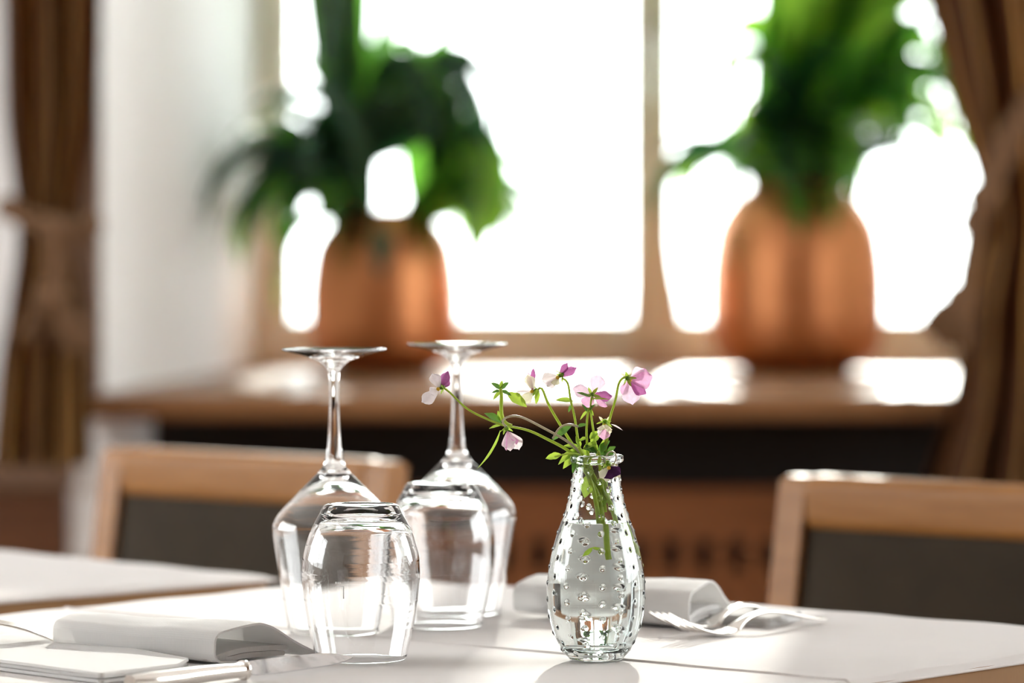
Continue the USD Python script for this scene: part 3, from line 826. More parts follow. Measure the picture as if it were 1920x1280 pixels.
for k in range(20):
    x0 = rsx.uniform(1455, 1540)
    xt = rsx.uniform(1430, 1720)
    ax, ay = xt + rsx.uniform(-30, 130), rsx.uniform(-800, -420)
    y0 = 7.42 + rsx.uniform(-0.03, 0.03)
    exR.append(([at(x0, 362, y0), at(x0 + (xt - x0) * 0.5, 180, y0 - 0.02), at(xt, -20, y0 - 0.05), at((xt * 0.5 + ax * 0.5), ay * 0.6, y0 - 0.08), at(ax, ay, y0 - 0.12), at(ax + rsx.uniform(30, 90), ay + rsx.uniform(40, 140), y0 - 0.16)], rsx.uniform(0.04, 0.075), ('leaf_bright', 'leaf_mid', 'leaf_bright', 'leaf_dark')[rsx.randint(4)]))
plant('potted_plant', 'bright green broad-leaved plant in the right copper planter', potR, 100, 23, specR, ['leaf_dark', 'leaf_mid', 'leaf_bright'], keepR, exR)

# ------------------------------------------------------------------ tables
TA = math.radians(40.86)
E_DIR = np.array([math.cos(TA), -math.sin(TA), 0])      # along the far right edge
N_DIR = np.array([-math.sin(TA), -math.cos(TA), 0])     # along the far left edge
TW = 0.812
CREASE = 0.412
C0 = np.array([-0.107, 3.517, 0])
TROT = -math.degrees(TA)
# table-local frame: x along E_DIR, y against N_DIR; origin at the table's centre
TC = C0 + (E_DIR + N_DIR) * TW / 2


def make_table(label, loc, rot=TROT):
    t = thing('dining_table', label, 'table', loc, rot)
    h = TW / 2 - 0.004
    obj('tabletop', box(-h, -h, 0.718, h, h, 0.7462, 0.003), M['table_wood'], t)
    obj('apron', join([box(-h + 0.06, s * (h - 0.07) - 0.01, 0.64, h - 0.06, s * (h - 0.07) + 0.01, 0.718) for s in (-1, 1)] + [box(s * (h - 0.07) - 0.01, -h + 0.06, 0.64, s * (h - 0.07) + 0.01, h - 0.06, 0.718) for s in (-1, 1)]), M['table_wood'], t)
    for sx in (-1, 1):
        for sy in (-1, 1):
            x, y = sx * (h - 0.07), sy * (h - 0.07)
            obj('leg', box(x - 0.03, y - 0.03, 0, x + 0.03, y + 0.03, 0.64, 0.004), M['table_wood'], t)
    return t


def make_undercloth(label, loc, rot=TROT):
    """Hangs about 24 cm down all round with soft folds."""
    h, r = TW / 2, 0.02
    ring = []
    for cx, cy, a0 in ((1, 1, 0), (-1, 1, 90), (-1, -1, 180), (1, -1, 270)):
        for a in np.linspace(a0, a0 + 90, 7):
            ring.append((cx * (h - r) + r * math.cos(math.radians(a)), cy * (h - r) + r * math.sin(math.radians(a))))
        nx, ny = ((-1, 1), (-1, -1), (1, -1), (1, 1))[(a0 // 90)]
    ring = np.array(ring + ring[:1])
    s = np.concatenate([[0], np.cumsum(np.linalg.norm(np.diff(ring, axis=0), axis=1))])
    u = np.linspace(0, s[-1], 281)[:-1]
    rx, ry = np.interp(u, s, ring[:, 0]), np.interp(u, s, ring[:, 1])
    nrm = np.stack([np.gradient(ry), -np.gradient(rx)], 1)
    nrm /= np.linalg.norm(nrm, axis=1, keepdims=True)
    rows = [np.stack([rx * 0.0, ry * 0.0, np.full_like(rx, 0.7478)], 1)]
    for q in (0.5, 0.9, 0.985):
        rows.append(np.stack([rx * q, ry * q, np.full_like(rx, 0.7478)], 1))
    for z in np.concatenate([[0.7466, 0.742], np.linspace(0.73, 0.50, 14)]):
        d = (0.7478 - z)
        off = 0.0015 + 0.06 * d + 0.05 * d * np.sin(u / s[-1] * 2 * np.pi * 18 + 1.1 * np.sin(u * 3))
        rows.append(np.stack([rx + nrm[:, 0] * off, ry + nrm[:, 1] * off, np.full_like(rx, z)], 1))
    P = np.array(rows)
    P = np.concatenate([P, P[:, :1]], 1)
    m = grid_mesh(P)
    t = thing('tablecloth', label, 'tablecloth', loc, rot)
    obj('drop', m, M['tan_cloth'], t, smooth=40)
    B = P[-2:].copy()
    B[..., :2] *= 1.002
    obj('hem', solid_grid(B, 0.0025), M['tan_cloth'], t, smooth=40)
    return t


def make_topper(label, loc, crease=True, rot=TROT):
    """White cloth cut to the table, with the fold line pressed across it."""
    h = TW / 2 + 0.003
    cy = TW / 2 - CREASE
    y = np.unique(np.concatenate([np.linspace(-h, h, 70), cy + np.linspace(-0.008, 0.008, 23)]))
    x = np.linspace(-h, h, 120)
    X, Y = np.meshgrid(x, y, indexing='ij')
    Z = 0.0004 * (meshkit.fbm(np.stack([X * 9, Y * 9, X * 0], -1), 3, 5) - 0.5)
    if crease:
        c = Y - cy - 0.0015 * np.sin(X * 14) - 0.0008 * np.sin(X * 61)
        Z = Z + 0.0016 * np.exp(-(c / 0.0016) ** 2)
    edge = np.minimum.reduce([h - np.abs(X), h - np.abs(Y)])
    Z = Z - 0.004 * np.clip(1 - edge / 0.006, 0, 1) ** 2 + 0.0006 * np.clip(1 - edge / 0.03, 0, 1) * np.sin(X * 55 + Y * 49)
    top = np.stack([X, Y, TT + Z], -1)
    t = thing('table_topper', label, 'tablecloth', loc, rot)
    m = solid_grid(top[:, ::-1] * np.array([1, 1, 1]), 0.0012)
    m.apply_translation([0, 0, -0.0006])
    obj('cloth', m, M['white_cloth'], t, smooth=50)
    # rolled hem, four sides
    for (ax, ay), (bx, by) in (((-h, -h), (h, -h)), ((h, -h), (h, h)), ((h, h), (-h, h)), ((-h, h), (-h, -h))):
        obj('hem', tube([(ax, ay, TT - 0.0045), (bx, by, TT - 0.0045)], 0.0012, 6, 40), M['white_cloth'], t, smooth=True)
    return t


make_table('square dining table set with glasses and the flower vase', TC)
make_undercloth('tan undercloth hanging from the table with the flower vase', TC)
make_topper('white tablecloth with a pressed fold line under the flower vase', TC)
# the neighbouring table: its far right corner shows left of the glasses
K = ground(515, 1078)
R2 = math.radians(-5)
turn = lambda v: np.array([v[0] * math.cos(R2) - v[1] * math.sin(R2), v[0] * math.sin(R2) + v[1] * math.cos(R2), 0])
TC2 = K + turn(-E_DIR) * TW / 2 + turn(N_DIR) * TW / 2
TC2 = np.array([TC2[0], TC2[1], 0])
make_table('bare second dining table at the left, behind the set table', TC2, TROT - 5)
make_undercloth('tan undercloth hanging from the bare table at the left', TC2, TROT - 5)
make_topper('white tablecloth on the bare table at the left', TC2, False, TROT - 5)

# ------------------------------------------------------------------ chairs
def make_chair(label, loc, rot, W=0.44):
    t = thing('dining_chair', label, 'chair', loc, rot)
    H = at(1480, 886, 3.85)[2]
    h = W / 2
    lean = 0.05
    yb = 0.21

    def post(s):
        x = s * (h - 0.016)
        pts = [(x, yb + 0.03, 0.0), (x, yb, 0.42), (x, yb + lean * 0.4, 0.62), (x, yb + lean, H - 0.006)]
        p = smooth_curve(pts, 18)
        ms = []
        P = []
        for q in p:
            P.append([[q[0] - 0.016, q[1] - 0.016, q[2]], [q[0] + 0.016, q[1] - 0.016, q[2]], [q[0] + 0.016, q[1] + 0.016, q[2]], [q[0] - 0.016, q[1] + 0.016, q[2]], [q[0] - 0.016, q[1] - 0.016, q[2]]])
        m = grid_mesh(np.array(P)[:, ::-1])
        return join([m, box(x - 0.016, yb + lean - 0.016, H - 0.012, x + 0.016, yb + lean + 0.016, H - 0.002, 0.005)])

    for s in (-1, 1):
        obj('back_post', post(s), M['oak'], t)
        obj('front_leg', box(s * (h - 0.03) - 0.018, -0.24, 0, s * (h - 0.03) + 0.018, -0.204, 0.42, 0.004), M['oak'], t)
    # top rail: rounded upper edge
    obj('top_rail', rbox(-h + 0.026, yb + lean - 0.020, H - 0.056, h - 0.026, yb + lean + 0.020, H, 0.0135, 16), M['oak'], t, smooth=30)
    obj('lower_rail', rbox(-h + 0.03, yb + 0.006, 0.50, h - 0.03, yb + 0.034, 0.54, 0.008), M['oak'], t, smooth=30)
    # upholstered back panel, slightly padded, leaning with the posts
    nu, nv = 18, 14
    u, v = np.meshgrid(np.linspace(-h + 0.032, h - 0.032, nu), np.linspace(0.535, H - 0.05, nv), indexing='ij')
    pad = 0.012 * (1 - (u / (h - 0.03)) ** 6) * np.sin(np.pi * np.clip((v - 0.535) / (H - 0.585), 0, 1)) ** 0.4
    yy = np.interp(v, [0.42, 0.62, H], [yb, yb + lean * 0.4, yb + lean])
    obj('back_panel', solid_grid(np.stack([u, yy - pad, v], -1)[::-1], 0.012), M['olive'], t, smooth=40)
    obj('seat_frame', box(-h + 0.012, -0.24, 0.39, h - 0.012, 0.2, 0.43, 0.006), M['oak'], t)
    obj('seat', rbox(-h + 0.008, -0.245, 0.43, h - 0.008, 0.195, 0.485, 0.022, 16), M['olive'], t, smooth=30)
    return t


RROT = TROT
c_r = at(1480, 886, 3.85)
ex = np.array([math.cos(math.radians(RROT)), math.sin(math.radians(RROT)), 0])
ey = np.array([-ex[1], ex[0], 0])
hw = 0.22
loc = np.array([c_r[0], c_r[1], 0]) + ex * hw - ey * 0.26
chair0 = make_chair('oak dining chair with olive back panel at the far right of the set table', (loc[0], loc[1], 0), RROT)
cl = at(212, 836, 4.36)
loc2 = np.array([cl[0], cl[1], 0]) + ex * hw - ey * 0.26
dup(chair0, (loc2[0], loc2[1], 0), RROT, 'oak dining chair with olive back panel behind the bare left table')

# ------------------------------------------------------------------ glasses
WINE_OUT = [(0.0, 0.0348), (0.0003, 0.0352), (0.0047, 0.0363), (0.026, 0.0404), (0.0471, 0.0436), (0.0683, 0.0472), (0.077, 0.0484), (0.0815, 0.0486), (0.0860, 0.0476), (0.0938, 0.0430), (0.1022, 0.0352), (0.1107, 0.0268), (0.1192, 0.0184),
            (0.1265, 0.0113), (0.132, 0.0081), (0.14, 0.0064), (0.1467, 0.0056), (0.1636, 0.0046), (0.1848, 0.0039), (0.197, 0.004), (0.203, 0.0046), (0.2075, 0.0068), (0.2115, 0.0115), (0.215, 0.0195), (0.2178, 0.029), (0.2195, 0.037),
            (0.2203, 0.0402), (0.2210, 0.0410), (0.2218, 0.0408), (0.2220, 0.0400), (0.2216, 0.03), (0.2209, 0.015), (0.2206, 0.0)]
WINE_IN = [(0.1240, 0.0), (0.1236, 0.004), (0.1212, 0.0105), (0.1167, 0.0178), (0.1107, 0.0250), (0.1022, 0.0338), (0.0938, 0.0416), (0.0862, 0.0462), (0.0818, 0.0473), (0.077, 0.0472), (0.0683, 0.0461), (0.0471, 0.0426), (0.026, 0.0394), (0.0047, 0.0354), (0.0003, 0.0344), (0.0, 0.0348)]


def make_wine(label, loc, group=None):
    t = thing('wine_glass', label, 'glass', loc)
    n = 96
    o, i = resample(WINE_OUT, 170), resample(WINE_IN, 90)
    p = np.vstack([i, o[1:]])
    v, f = lathe(p, n)
    nr = weld_normals(v, f)
    kb = len(i) - 1 + int(np.argmin(np.abs(o[:, 0] - 0.1265)))
    ks = len(i) - 1 + int(np.argmin(np.abs(o[:, 0] - 0.2085)))
    for name, a, b in (('bowl', 0, kb), ('stem', kb, ks), ('foot', ks, len(p) - 1)):
        rows = slice(a * n, (b + 1) * n)
        vv, ff = lathe(p[a:b + 1], n)
        obj(name, (vv, ff), M['glass'], t, normals=nr[rows])
    return t


TUM_OUT = [(0.0, 0.0324), (0.0002, 0.0328), (0.004, 0.0340), (0.0238, 0.0384), (0.0436, 0.0417), (0.0600, 0.0432), (0.0640, 0.0433), (0.0732, 0.0428), (0.0834, 0.0406), (0.0931, 0.0373), (0.103, 0.0326), (0.107, 0.0304), (0.1105, 0.0287), (0.1128, 0.0270), (0.1138, 0.0245),
           (0.1136, 0.0225), (0.1126, 0.018), (0.1118, 0.009), (0.1116, 0.0)]
TUM_IN = [(0.1082, 0.0), (0.1081, 0.009), (0.1076, 0.0180), (0.1060, 0.0252), (0.1025, 0.0298), (0.099, 0.0325), (0.0931, 0.0358), (0.0834, 0.0391), (0.0732, 0.0414), (0.0640, 0.0420), (0.0600, 0.0419), (0.0436, 0.0405), (0.0238, 0.0373), (0.004, 0.0330), (0.0002, 0.0320), (0.0, 0.0324)]


def make_tumbler(label, loc, mark):
    t = thing('water_tumbler', label, 'glass', loc)
    n = 112
    o, i = resample(TUM_OUT, 110), resample(TUM_IN, 90)
    p = np.vstack([i, o[1:]])
    v, f = lathe(p, n)
    nr = weld_normals(v, f)
    kb = len(i) - 1 + int(np.argmin(np.abs(o[:, 0] - 0.1030)))
    for name, a, b in (('bowl', 0, kb), ('base', kb, len(p) - 1)):
        vv, ff = lathe(p[a:b + 1], n)
        obj(name, (vv, ff), M['glass'], t, normals=nr[a * n:(b + 1) * n])
    if mark:
        # etched measure: a short vertical line, a fill line and small strokes, upside down with the glass
        R = lambda h: np.interp(h, o[:20, 0], o[:20, 1])
        prof = PchipInterpolator([0, 0.0238, 0.0436, 0.06, 0.064, 0.0732, 0.0834], [0.0328, 0.0384, 0.0417, 0.0432, 0.0433, 0.0428, 0.0406])

        def patch(x0, x1, h0, h1):
            P = []
            for h in np.linspace(h0, h1, 8):
                r = prof(h) + 0.00006
                P.append([[r * math.sin(x / r), -r * math.cos(x / r), h] for x in np.linspace(x0, x1, 6)])
            return grid_mesh(np.array(P)[:, ::-1])
        dx = -0.0135
        parts = [patch(dx + 0.0020, dx + 0.0028, 0.048, 0.0572), patch(dx - 0.0035, dx + 0.0028, 0.0566, 0.0572), patch(dx - 0.0040, dx - 0.0028, 0.0585, 0.0602), patch(dx - 0.0022, dx - 0.0012, 0.0583, 0.0600), patch(dx - 0.0008, dx + 0.0004, 0.0585, 0.0596)]
        obj('etched_mark', join(parts), M['etch'], t, smooth=True)
    return t


wl = (-0.1390, 3.0, TT + 0.0012)
wr = (at(857, 900, 3.155)[0], 3.155, TT + 0.0012)
w0 = make_wine('upturned wine glass on the left, its bowl behind the front tumbler', wl)
dup(w0, wr, 20, 'upturned wine glass between the front tumbler and the vase')
make_tumbler('upturned stemless tumbler in front of the left wine glass', (at(677, 1240, 2.805)[0], 2.805, TT + 0.0012), True)
make_tumbler('upturned stemless tumbler seen through the right wine glass', (at(826, 1100, 3.05)[0], 3.05, TT + 0.0012), False)

# ------------------------------------------------------------------ vase
VX, VY = at(1117.5, 1240, 2.805)[0], 2.805
V0 = np.array([VX, VY, TT + 0.0012])
V_OUT = [(0.0, 0.0180), (0.0004, 0.0196), (0.0018, 0.0208), (0.0055, 0.0242), (0.0125, 0.0281), (0.0238, 0.0329), (0.0378, 0.0354), (0.0518, 0.0360), (0.0655, 0.0349), (0.0795, 0.0321), (0.0935, 0.0282), (0.1075, 0.0230), (0.1215, 0.0194), (0.1344, 0.0173), (0.1415, 0.0161), (0.1432, 0.0161),
         (0.1440, 0.0185), (0.1450, 0.0198), (0.1470, 0.0201), (0.1488, 0.0198), (0.1497, 0.0188), (0.1500, 0.0172), (0.1494, 0.0150), (0.1475, 0.0138)]
V_IN = [(0.1475, 0.0138), (0.1415, 0.0133), (0.1344, 0.0145), (0.1215, 0.0166), (0.1075, 0.0201), (0.0935, 0.0252), (0.0795, 0.0291), (0.0655, 0.0319), (0.0518, 0.0329), (0.0378, 0.0322), (0.0238, 0.0295), (0.0150, 0.0255), (0.0105, 0.0200), (0.0088, 0.0120), (0.0085, 0.0)]


def make_vase():
    n = 352
    s = np.array(V_OUT)
    ds = np.concatenate([[0], np.cumsum(np.linalg.norm(np.diff(s, axis=0), axis=1))])
    t = np.unique(np.concatenate([np.linspace(0, ds[-1], 290), ds]))
    o = np.stack([PchipInterpolator(ds, s[:, 0])(t), PchipInterpolator(ds, s[:, 1])(t)], 1)
    bottom = np.array([(0.0012, 0.0), (0.0012, 0.012), (0.0006, 0.0165)])
    i = resample(V_IN, 120)
    p = np.vstack([bottom, o, i[1:]])
    v, f = lathe(p, n)
    # raised glass beads in staggered columns
    ang = np.arctan2(v[:, 1], v[:, 0])
    rad = np.hypot(v[:, 0], v[:, 1])
    on = np.zeros(len(v), bool)
    on[len(bottom) * n:(len(bottom) + len(o)) * n] = True
    bump = np.zeros(len(v))
    cols = 16
    P = 0.0125
    rs = np.random.RandomState(5)
    for c in range(cols):
        a0 = (c + 0.3) * 2 * np.pi / cols
        for k in range(12):
            h0 = 0.0065 + (k + 0.5 * (c % 2)) * P + rs.uniform(-0.0005, 0.0005)
            if h0 > 0.1395:
                continue
            a1 = a0 + rs.uniform(-0.02, 0.02)
            da = (ang - a1 + np.pi) % (2 * np.pi) - np.pi
            d2 = (da * rad) ** 2 + (v[:, 2] - h0) ** 2
            q = d2 / 0.0023 ** 2
            bump = np.maximum(bump, np.where(on & (q < 1), 0.00095 * np.cos(np.pi / 2 * np.sqrt(np.clip(q, 0, 1))) ** 1.3, 0))
    scale = (rad + bump) / np.maximum(rad, 1e-9)
    v[:, :2] *= np.where(rad > 1e-6, scale, 1)[:, None]
    t = thing('bud_vase', 'clear glass bud vase with raised beads holding the violas', 'vase', V0)
    obj('body', (v, f), M['vase_glass'], t, normals=weld_normals(v, f))
    # base ring as the vase's foot
    ring = [(0.0006 + 0.0009 * math.sin(a) * 0.5, 0.0185 + 0.0006 * math.cos(a)) for a in np.linspace(0, 2 * np.pi, 9)]
    return t


make_vase()
WL = 0.1005
win_p = [(h, r + 0.00025) for h, r in V_IN[::-1] if h < WL - 0.002]
rw = float(np.interp(WL, [0.0935, 0.1075], [0.0252, 0.0201])) + 0.00025
wp = [(WL - 0.0009, 0.0)] + [(WL - 0.0009, rw * 0.8), (WL - 0.0007, rw * 0.93), (WL, rw - 0.0001)]
wprof = np.vstack([resample(win_p, 70), [(WL - 0.0006, rw)], wp[::-1]])
wprof[0, 0] -= 0.0
vv, ff = lathe(wprof, 120)
wt = obj('vase_water', (vv, ff), M['water'], None, normals=weld_normals(vv, ff))
tag(wt, 'clear water filling the beaded bud vase to two thirds', 'water')
UsdGeom.Xformable(wt).AddTranslateOp().Set(Gf.Vec3d(*map(float, V0)))

# ------------------------------------------------------------------ violas
def unit(v):
    v = np.asarray(v, float)
    return v / (np.linalg.norm(v) + 1e-12)


def petal(c, d, n, L, W, curl=0.15, ruffle=0.06, seed=0, cup=0.1):
    """Obovate petal from centre c along d, facing n."""
    d, n = unit(d), unit(n)
    s = unit(np.cross(n, d))
    n = np.cross(d, s)
    rs = np.random.RandomState(seed)
    ph = rs.uniform(0, 6)
    u = np.linspace(0, 1, 9)
    v = np.linspace(-1, 1, 9)
    U, Vv = np.meshgrid(u, v, indexing='ij')
    w = W / 2 * np.minimum(0.16 + 1.15 * U ** 0.9, 1.0) * np.sqrt(np.maximum(1 - np.clip((U - 0.62) / 0.40, 0, 1) ** 2.2, 0.02))
    along = L * (U + 0.05 * U * np.cos(Vv * 2.4) - 0.05 * U)
    up = curl * L * U ** 2 + ruffle * L * U * np.sin(Vv * 4 + ph) * np.abs(Vv) - cup * W * Vv ** 2 * U
    P = c + along[..., None] * d + (w * Vv)[..., None] * s + up[..., None] * n
    return grid_mesh(P)


def small_leaf(p0, d, L, W, nrm=(0, -0.6, 0.8), bend=-0.25, fold=0.3, seed=0):
    d = unit(d)
    n = np.asarray(nrm, float)
    s = unit(np.cross(d, n))
    n = np.cross(s, d)
    u = np.linspace(0, 1, 10)
    cols = np.array([-1, -0.5, 0, 0.5, 1])
    w = W / 2 * np.maximum(np.sin(np.pi * np.clip(0.03 + 0.97 * u, 0, 1) ** 0.9), 0.02) ** 0.85
    w *= 1 + 0.08 * np.sin(u * 16 + seed)
    c = p0 + (u * L)[:, None] * d + (bend * L * u ** 2)[:, None] * n
    P = c[:, None] + w[:, None, None] * cols[None, :, None] * s + (np.abs(cols)[None] ** 2 * fold * w[:, None])[..., None] * n
    return grid_mesh(P)


def viola(label, centre, face, up, stem_pts, cols, L=0.0115, W=0.0115, closed=0.0, stem_mat='stem', r=(0.0011, 0.0009), leaves=(), name='viola', angles=(28, -28, 100, -100, 180), calyx=True, wilt=1.0, petals=None):
    """One flower stem: petals round centre facing `face`; stem_pts end in the vase."""
    o = np.asarray(stem_pts[-1], float)
    t = thing(name, label, 'flower', o)
    n, u = unit(face), np.asarray(up, float)
    u = unit(u - n * (u @ n))
    s = np.cross(n, u)
    for k, (dx, dy, dz, LL, WW, col) in enumerate(petals or []):
        d = unit(D(dx, dy, dz))
        pn = n * 0.35 + np.array([0.1 * (k - 2), -0.85, 0.3])
        pn = pn - d * (pn @ d)
        obj('petal', petal(centre + n * 0.0005 * (k % 3), d, pn, LL * px, WW * px, 0.10, 0.10, 17 * k + len(label)), M[col], t, smooth=True, offset=o)
    for k, a in enumerate(() if petals else angles):
        a = math.radians(a)
        d = math.cos(a) * u + math.sin(a) * s
        d = unit(d * (1 - closed) + n * (0.18 + closed * 1.3))
        LL = L * (1.0, 1.0, 0.9, 0.9, 1.05)[k % 5] * wilt
        obj('petal', petal(centre + n * 0.0006 * (k % 3), d, n - d * (n @ d), LL, W * (1, 1, .82, .82, 1.1)[k % 5], 0.12, 0.10, 17 * k + len(label)), M[cols[k]], t, smooth=True, offset=o)
    if closed < 0.5:
        obj('eye', trimesh.creation.icosphere(2, 0.0014).apply_translation(centre + n * 0.0012), M['yellow'], t, smooth=True, offset=o)
    st = smooth_curve(stem_pts, max(16, 6 * len(stem_pts)))
    obj('stem', tube(st, r, 9), M[stem_mat], t, smooth=True, offset=o)
    if calyx:
        cb = centre - n * 0.0018
        obj('calyx', tube([centre - n * 0.0002, cb, centre - n * 0.0042], [0.0012, 0.0019, 0.0011], 9, 6), M['sprig'], t, smooth=True, offset=o)
        for k in range(5):
            a = 2 * np.pi * k / 5 + 0.4
            d = unit(math.cos(a) * u + math.sin(a) * s + n * 0.75)
            obj('sepal', small_leaf(centre - n * 0.0035, d, 0.0072, 0.0024, n * -1 + 0.01, 0.15, 0.2, k), M['sprig'], t, smooth=True, offset=o)
    for (p0, d, LL, WW, nr, bend, mt) in leaves:
        obj('leaf', small_leaf(p0, d, LL, WW, nr, bend, 0.3, len(label)), M[mt], t, smooth=True, offset=o)
    return t


S = lambda x, y, dy=0.0: at(x, y, VY + dy)
NECK = lambda x, dy=0.0: S(x, 868, dy)          # where a stem passes the rim
px = VY / F_PX                                  # metres per pixel at the vase


def D(dx, dy, dz=0.0):
    """Direction from pixels right, pixels down, metres-ish away (in pixels)."""
    return np.array([dx, dz, -dy], float)


inA = [S(1122, 930, 0.0), S(1131, 985, 0.002), S(1135, 1052, 0.004)]
inB = [S(1140, 935, 0.004), S(1160, 1000, 0.006), S(1198, 1062, 0.010)]
Lf = lambda x, y, dx, dy, L, W, dz=0.0, nr=(0, -0.7, 0.7), bend=-0.2, m='sprig', d0=0.0: (S(x, y, d0), D(dx, dy, dz), L * px, W * px, nr, bend, m)

viola('viola at the far left tip of the bunch, two white petals and a purple one', S(824, 728, -0.012), D(-14, 7, -5), D(8, -10, 0),
      [S(832, 727, -0.010), S(846, 738, -0.010), S(872, 763, -0.010), S(908, 783, -0.008), S(945, 797, -0.006), S(985, 805, -0.004), S(1030, 825, -0.002), S(1072, 850, 0.0), S(1098, 885, 0.0)] + inA,
      ['petal_purple', 'petal_purple', 'petal_white', 'petal_white', 'petal_white'], 0.0150, 0.0125, 0.10, 'stem', (0.0007, 0.0009, 0.0014, 0.0017),
      [Lf(940, 792, -30, -22, 36, 17, -6, m='sprig_dark'), Lf(938, 789, -4, -20, 20, 8), Lf(942, 796, -26, 4, 26, 7), Lf(938, 806, -24, 70, 84, 10, -4, (1, -0.5, 0.2), -0.25)],
      petals=[(-10, -24, -4, 32, 25, 'petal_white'), (-32, 27, -8, 42, 27, 'petal_white'), (18, -30, 4, 38, 21, 'petal_purple'), (14, -12, 6, 26, 18, 'petal_purple'), (-14, 6, -8, 22, 20, 'petal_white')])
viola('drooping pale pink viola hanging below the leaf joint', S(951, 808, -0.022), D(4, 12, -5), D(-8, 0, -6),
      [S(949, 800, -0.022), S(943, 788, -0.020), S(958, 780, -0.016), S(990, 787, -0.010), S(1030, 808, -0.006), S(1075, 836, -0.002), S(1106, 880, 0.002), S(1132, 940, 0.004)],
      ['petal_pink', 'petal_white', 'petal_white', 'petal_pink', 'petal_white'], 0.0150, 0.0120, 0.55, 'stem_pale', (0.0008, 0.0010, 0.0012))
viola('cream viola in side view, above the long arching stem', S(1000, 733, 0.004), D(-14, 3, -5), D(6, -10, 1),
      [S(1006, 733, 0.004), S(1014, 727, 0.004), S(1022, 742, 0.004), S(1042, 782, 0.003), S(1078, 840, 0.002), S(1112, 890, 0.002), S(1135, 960, 0.005)],
      ['petal_purple', 'petal_white', 'petal_cream', 'petal_cream', 'petal_cream'], 0.0150, 0.0130, 0.22, 'stem', (0.0008, 0.0012, 0.0014),
      [Lf(1010, 732, -5, 22, 26, 9, -4), Lf(1008, 730, -9, 10, 16, 6, -4)],
      petals=[(-8, -28, -4, 34, 25, 'petal_cream'), (-16, 18, -6, 30, 24, 'petal_cream'), (4, -40, 2, 44, 9, 'petal_purple'), (-8, -30, 8, 36, 14, 'petal_pale'), (-30, 2, 2, 32, 9, 'petal_white')])
viola('uppermost viola, white petals in front and two purple ones behind', S(1048, 706, -0.004), D(-11, 8, -4), D(10, -7, 0),
      [S(1054, 709, -0.004), S(1062, 714, -0.003), S(1068, 738, -0.002), S(1076, 775, 0.0), S(1086, 838, 0.002), S(1112, 900, 0.003)] + inB,
      ['petal_purple', 'petal_purple', 'petal_white', 'petal_white', 'petal_white'], 0.0145, 0.0125, 0.18, 'stem', (0.0007, 0.0010, 0.0019, 0.0019),
      [Lf(1074, 752, -30, -6, 32, 12, -3), Lf(1072, 758, -8, 16, 16, 6, -3, m='sprig_dark'), Lf(1082, 800, 16, -6, 20, 9, -2, m='sprig_dark')],
      petals=[(-28, 5, -5, 34, 27, 'petal_white'), (-22, 18, -8, 30, 20, 'petal_white'), (-6, 12, -8, 20, 18, 'petal_cream'), (14, -22, 4, 30, 14, 'petal_purple'), (30, -15, 4, 38, 17, 'petal_purple')])
viola('broad pink viola facing away behind the crossed stalks', S(1112, 738, 0.006), D(4, -3, 12), D(3, -10, 0),
      [S(1110, 742, 0.002), S(1108, 752, 0.001), S(1110, 790, 0.001), S(1118, 840, 0.003), S(1130, 895, 0.004), S(1150, 960, 0.006)],
      ['petal_pink', 'petal_pink', 'petal_pink', 'petal_pink', 'petal_white'], 0.0142, 0.0142, 0.05, 'stem', (0.0007, 0.0010, 0.0011),
      [Lf(1108, 748, 34, -4, 34, 5, -4), Lf(1106, 744, -24, -12, 26, 7, -4, m='sprig_dark')],
      petals=[(12, -33, 3, 38, 32, 'petal_pale'), (30, 6, 4, 36, 27, 'petal_purple'), (-34, -6, 2, 40, 35, 'petal_pale'), (-14, 22, -3, 30, 28, 'petal_pink'), (22, 24, -2, 36, 20, 'petal_pink')])
viola('pink viola on the right tip, petals spread to the right', S(1180, 712, 0.0), D(6, 5, 8), D(10, -4, 0),
      [S(1174, 706, -0.002), S(1164, 712, -0.003), S(1156, 740, -0.003), S(1146, 775, -0.002), S(1136, 830, 0.0), S(1136, 895, 0.004), S(1158, 985, 0.008)],
      ['petal_pink', 'petal_pink', 'petal_pink', 'petal_white', 'petal_white'], 0.0158, 0.0155, 0.12, 'stem', (0.0008, 0.0011, 0.0012),
      [Lf(1176, 708, -3, -14, 12, 6, -4), Lf(1174, 708, -10, -10, 13, 7, -4, m='petal_cream'), Lf(1178, 708, 6, -12, 13, 7, -4, m='petal_cream')],
      petals=[(38, -4, 4, 44, 44, 'petal_pink'), (28, 25, 6, 40, 28, 'petal_purple'), (3, 42, -3, 46, 36, 'petal_pale'), (-14, 24, 3, 30, 19, 'petal_pink'), (22, -18, 6, 34, 28, 'petal_pale')])
viola('wilting cream and lilac viola low on the right of the bunch', S(1134, 795, -0.008), D(-1, 10, -8), D(0, -4, -10),
      [S(1135, 790, -0.006), S(1140, 800, -0.002), S(1138, 830, 0.0), S(1134, 868, 0.002), S(1140, 920, 0.004)],
      ['petal_cream', 'petal_cream', 'petal_white', 'petal_cream', 'petal_pink'], 0.0105, 0.0085, 0.45, 'stem', (0.0007, 0.0010),
      [Lf(1146, 795, 26, 10, 24, 4, -2, m='petal_white'), Lf(1130, 790, -6, -10, 12, 6, -3, m='petal_cream'), Lf(1138, 790, 4, -10, 11, 5, -3, m='petal_cream')])
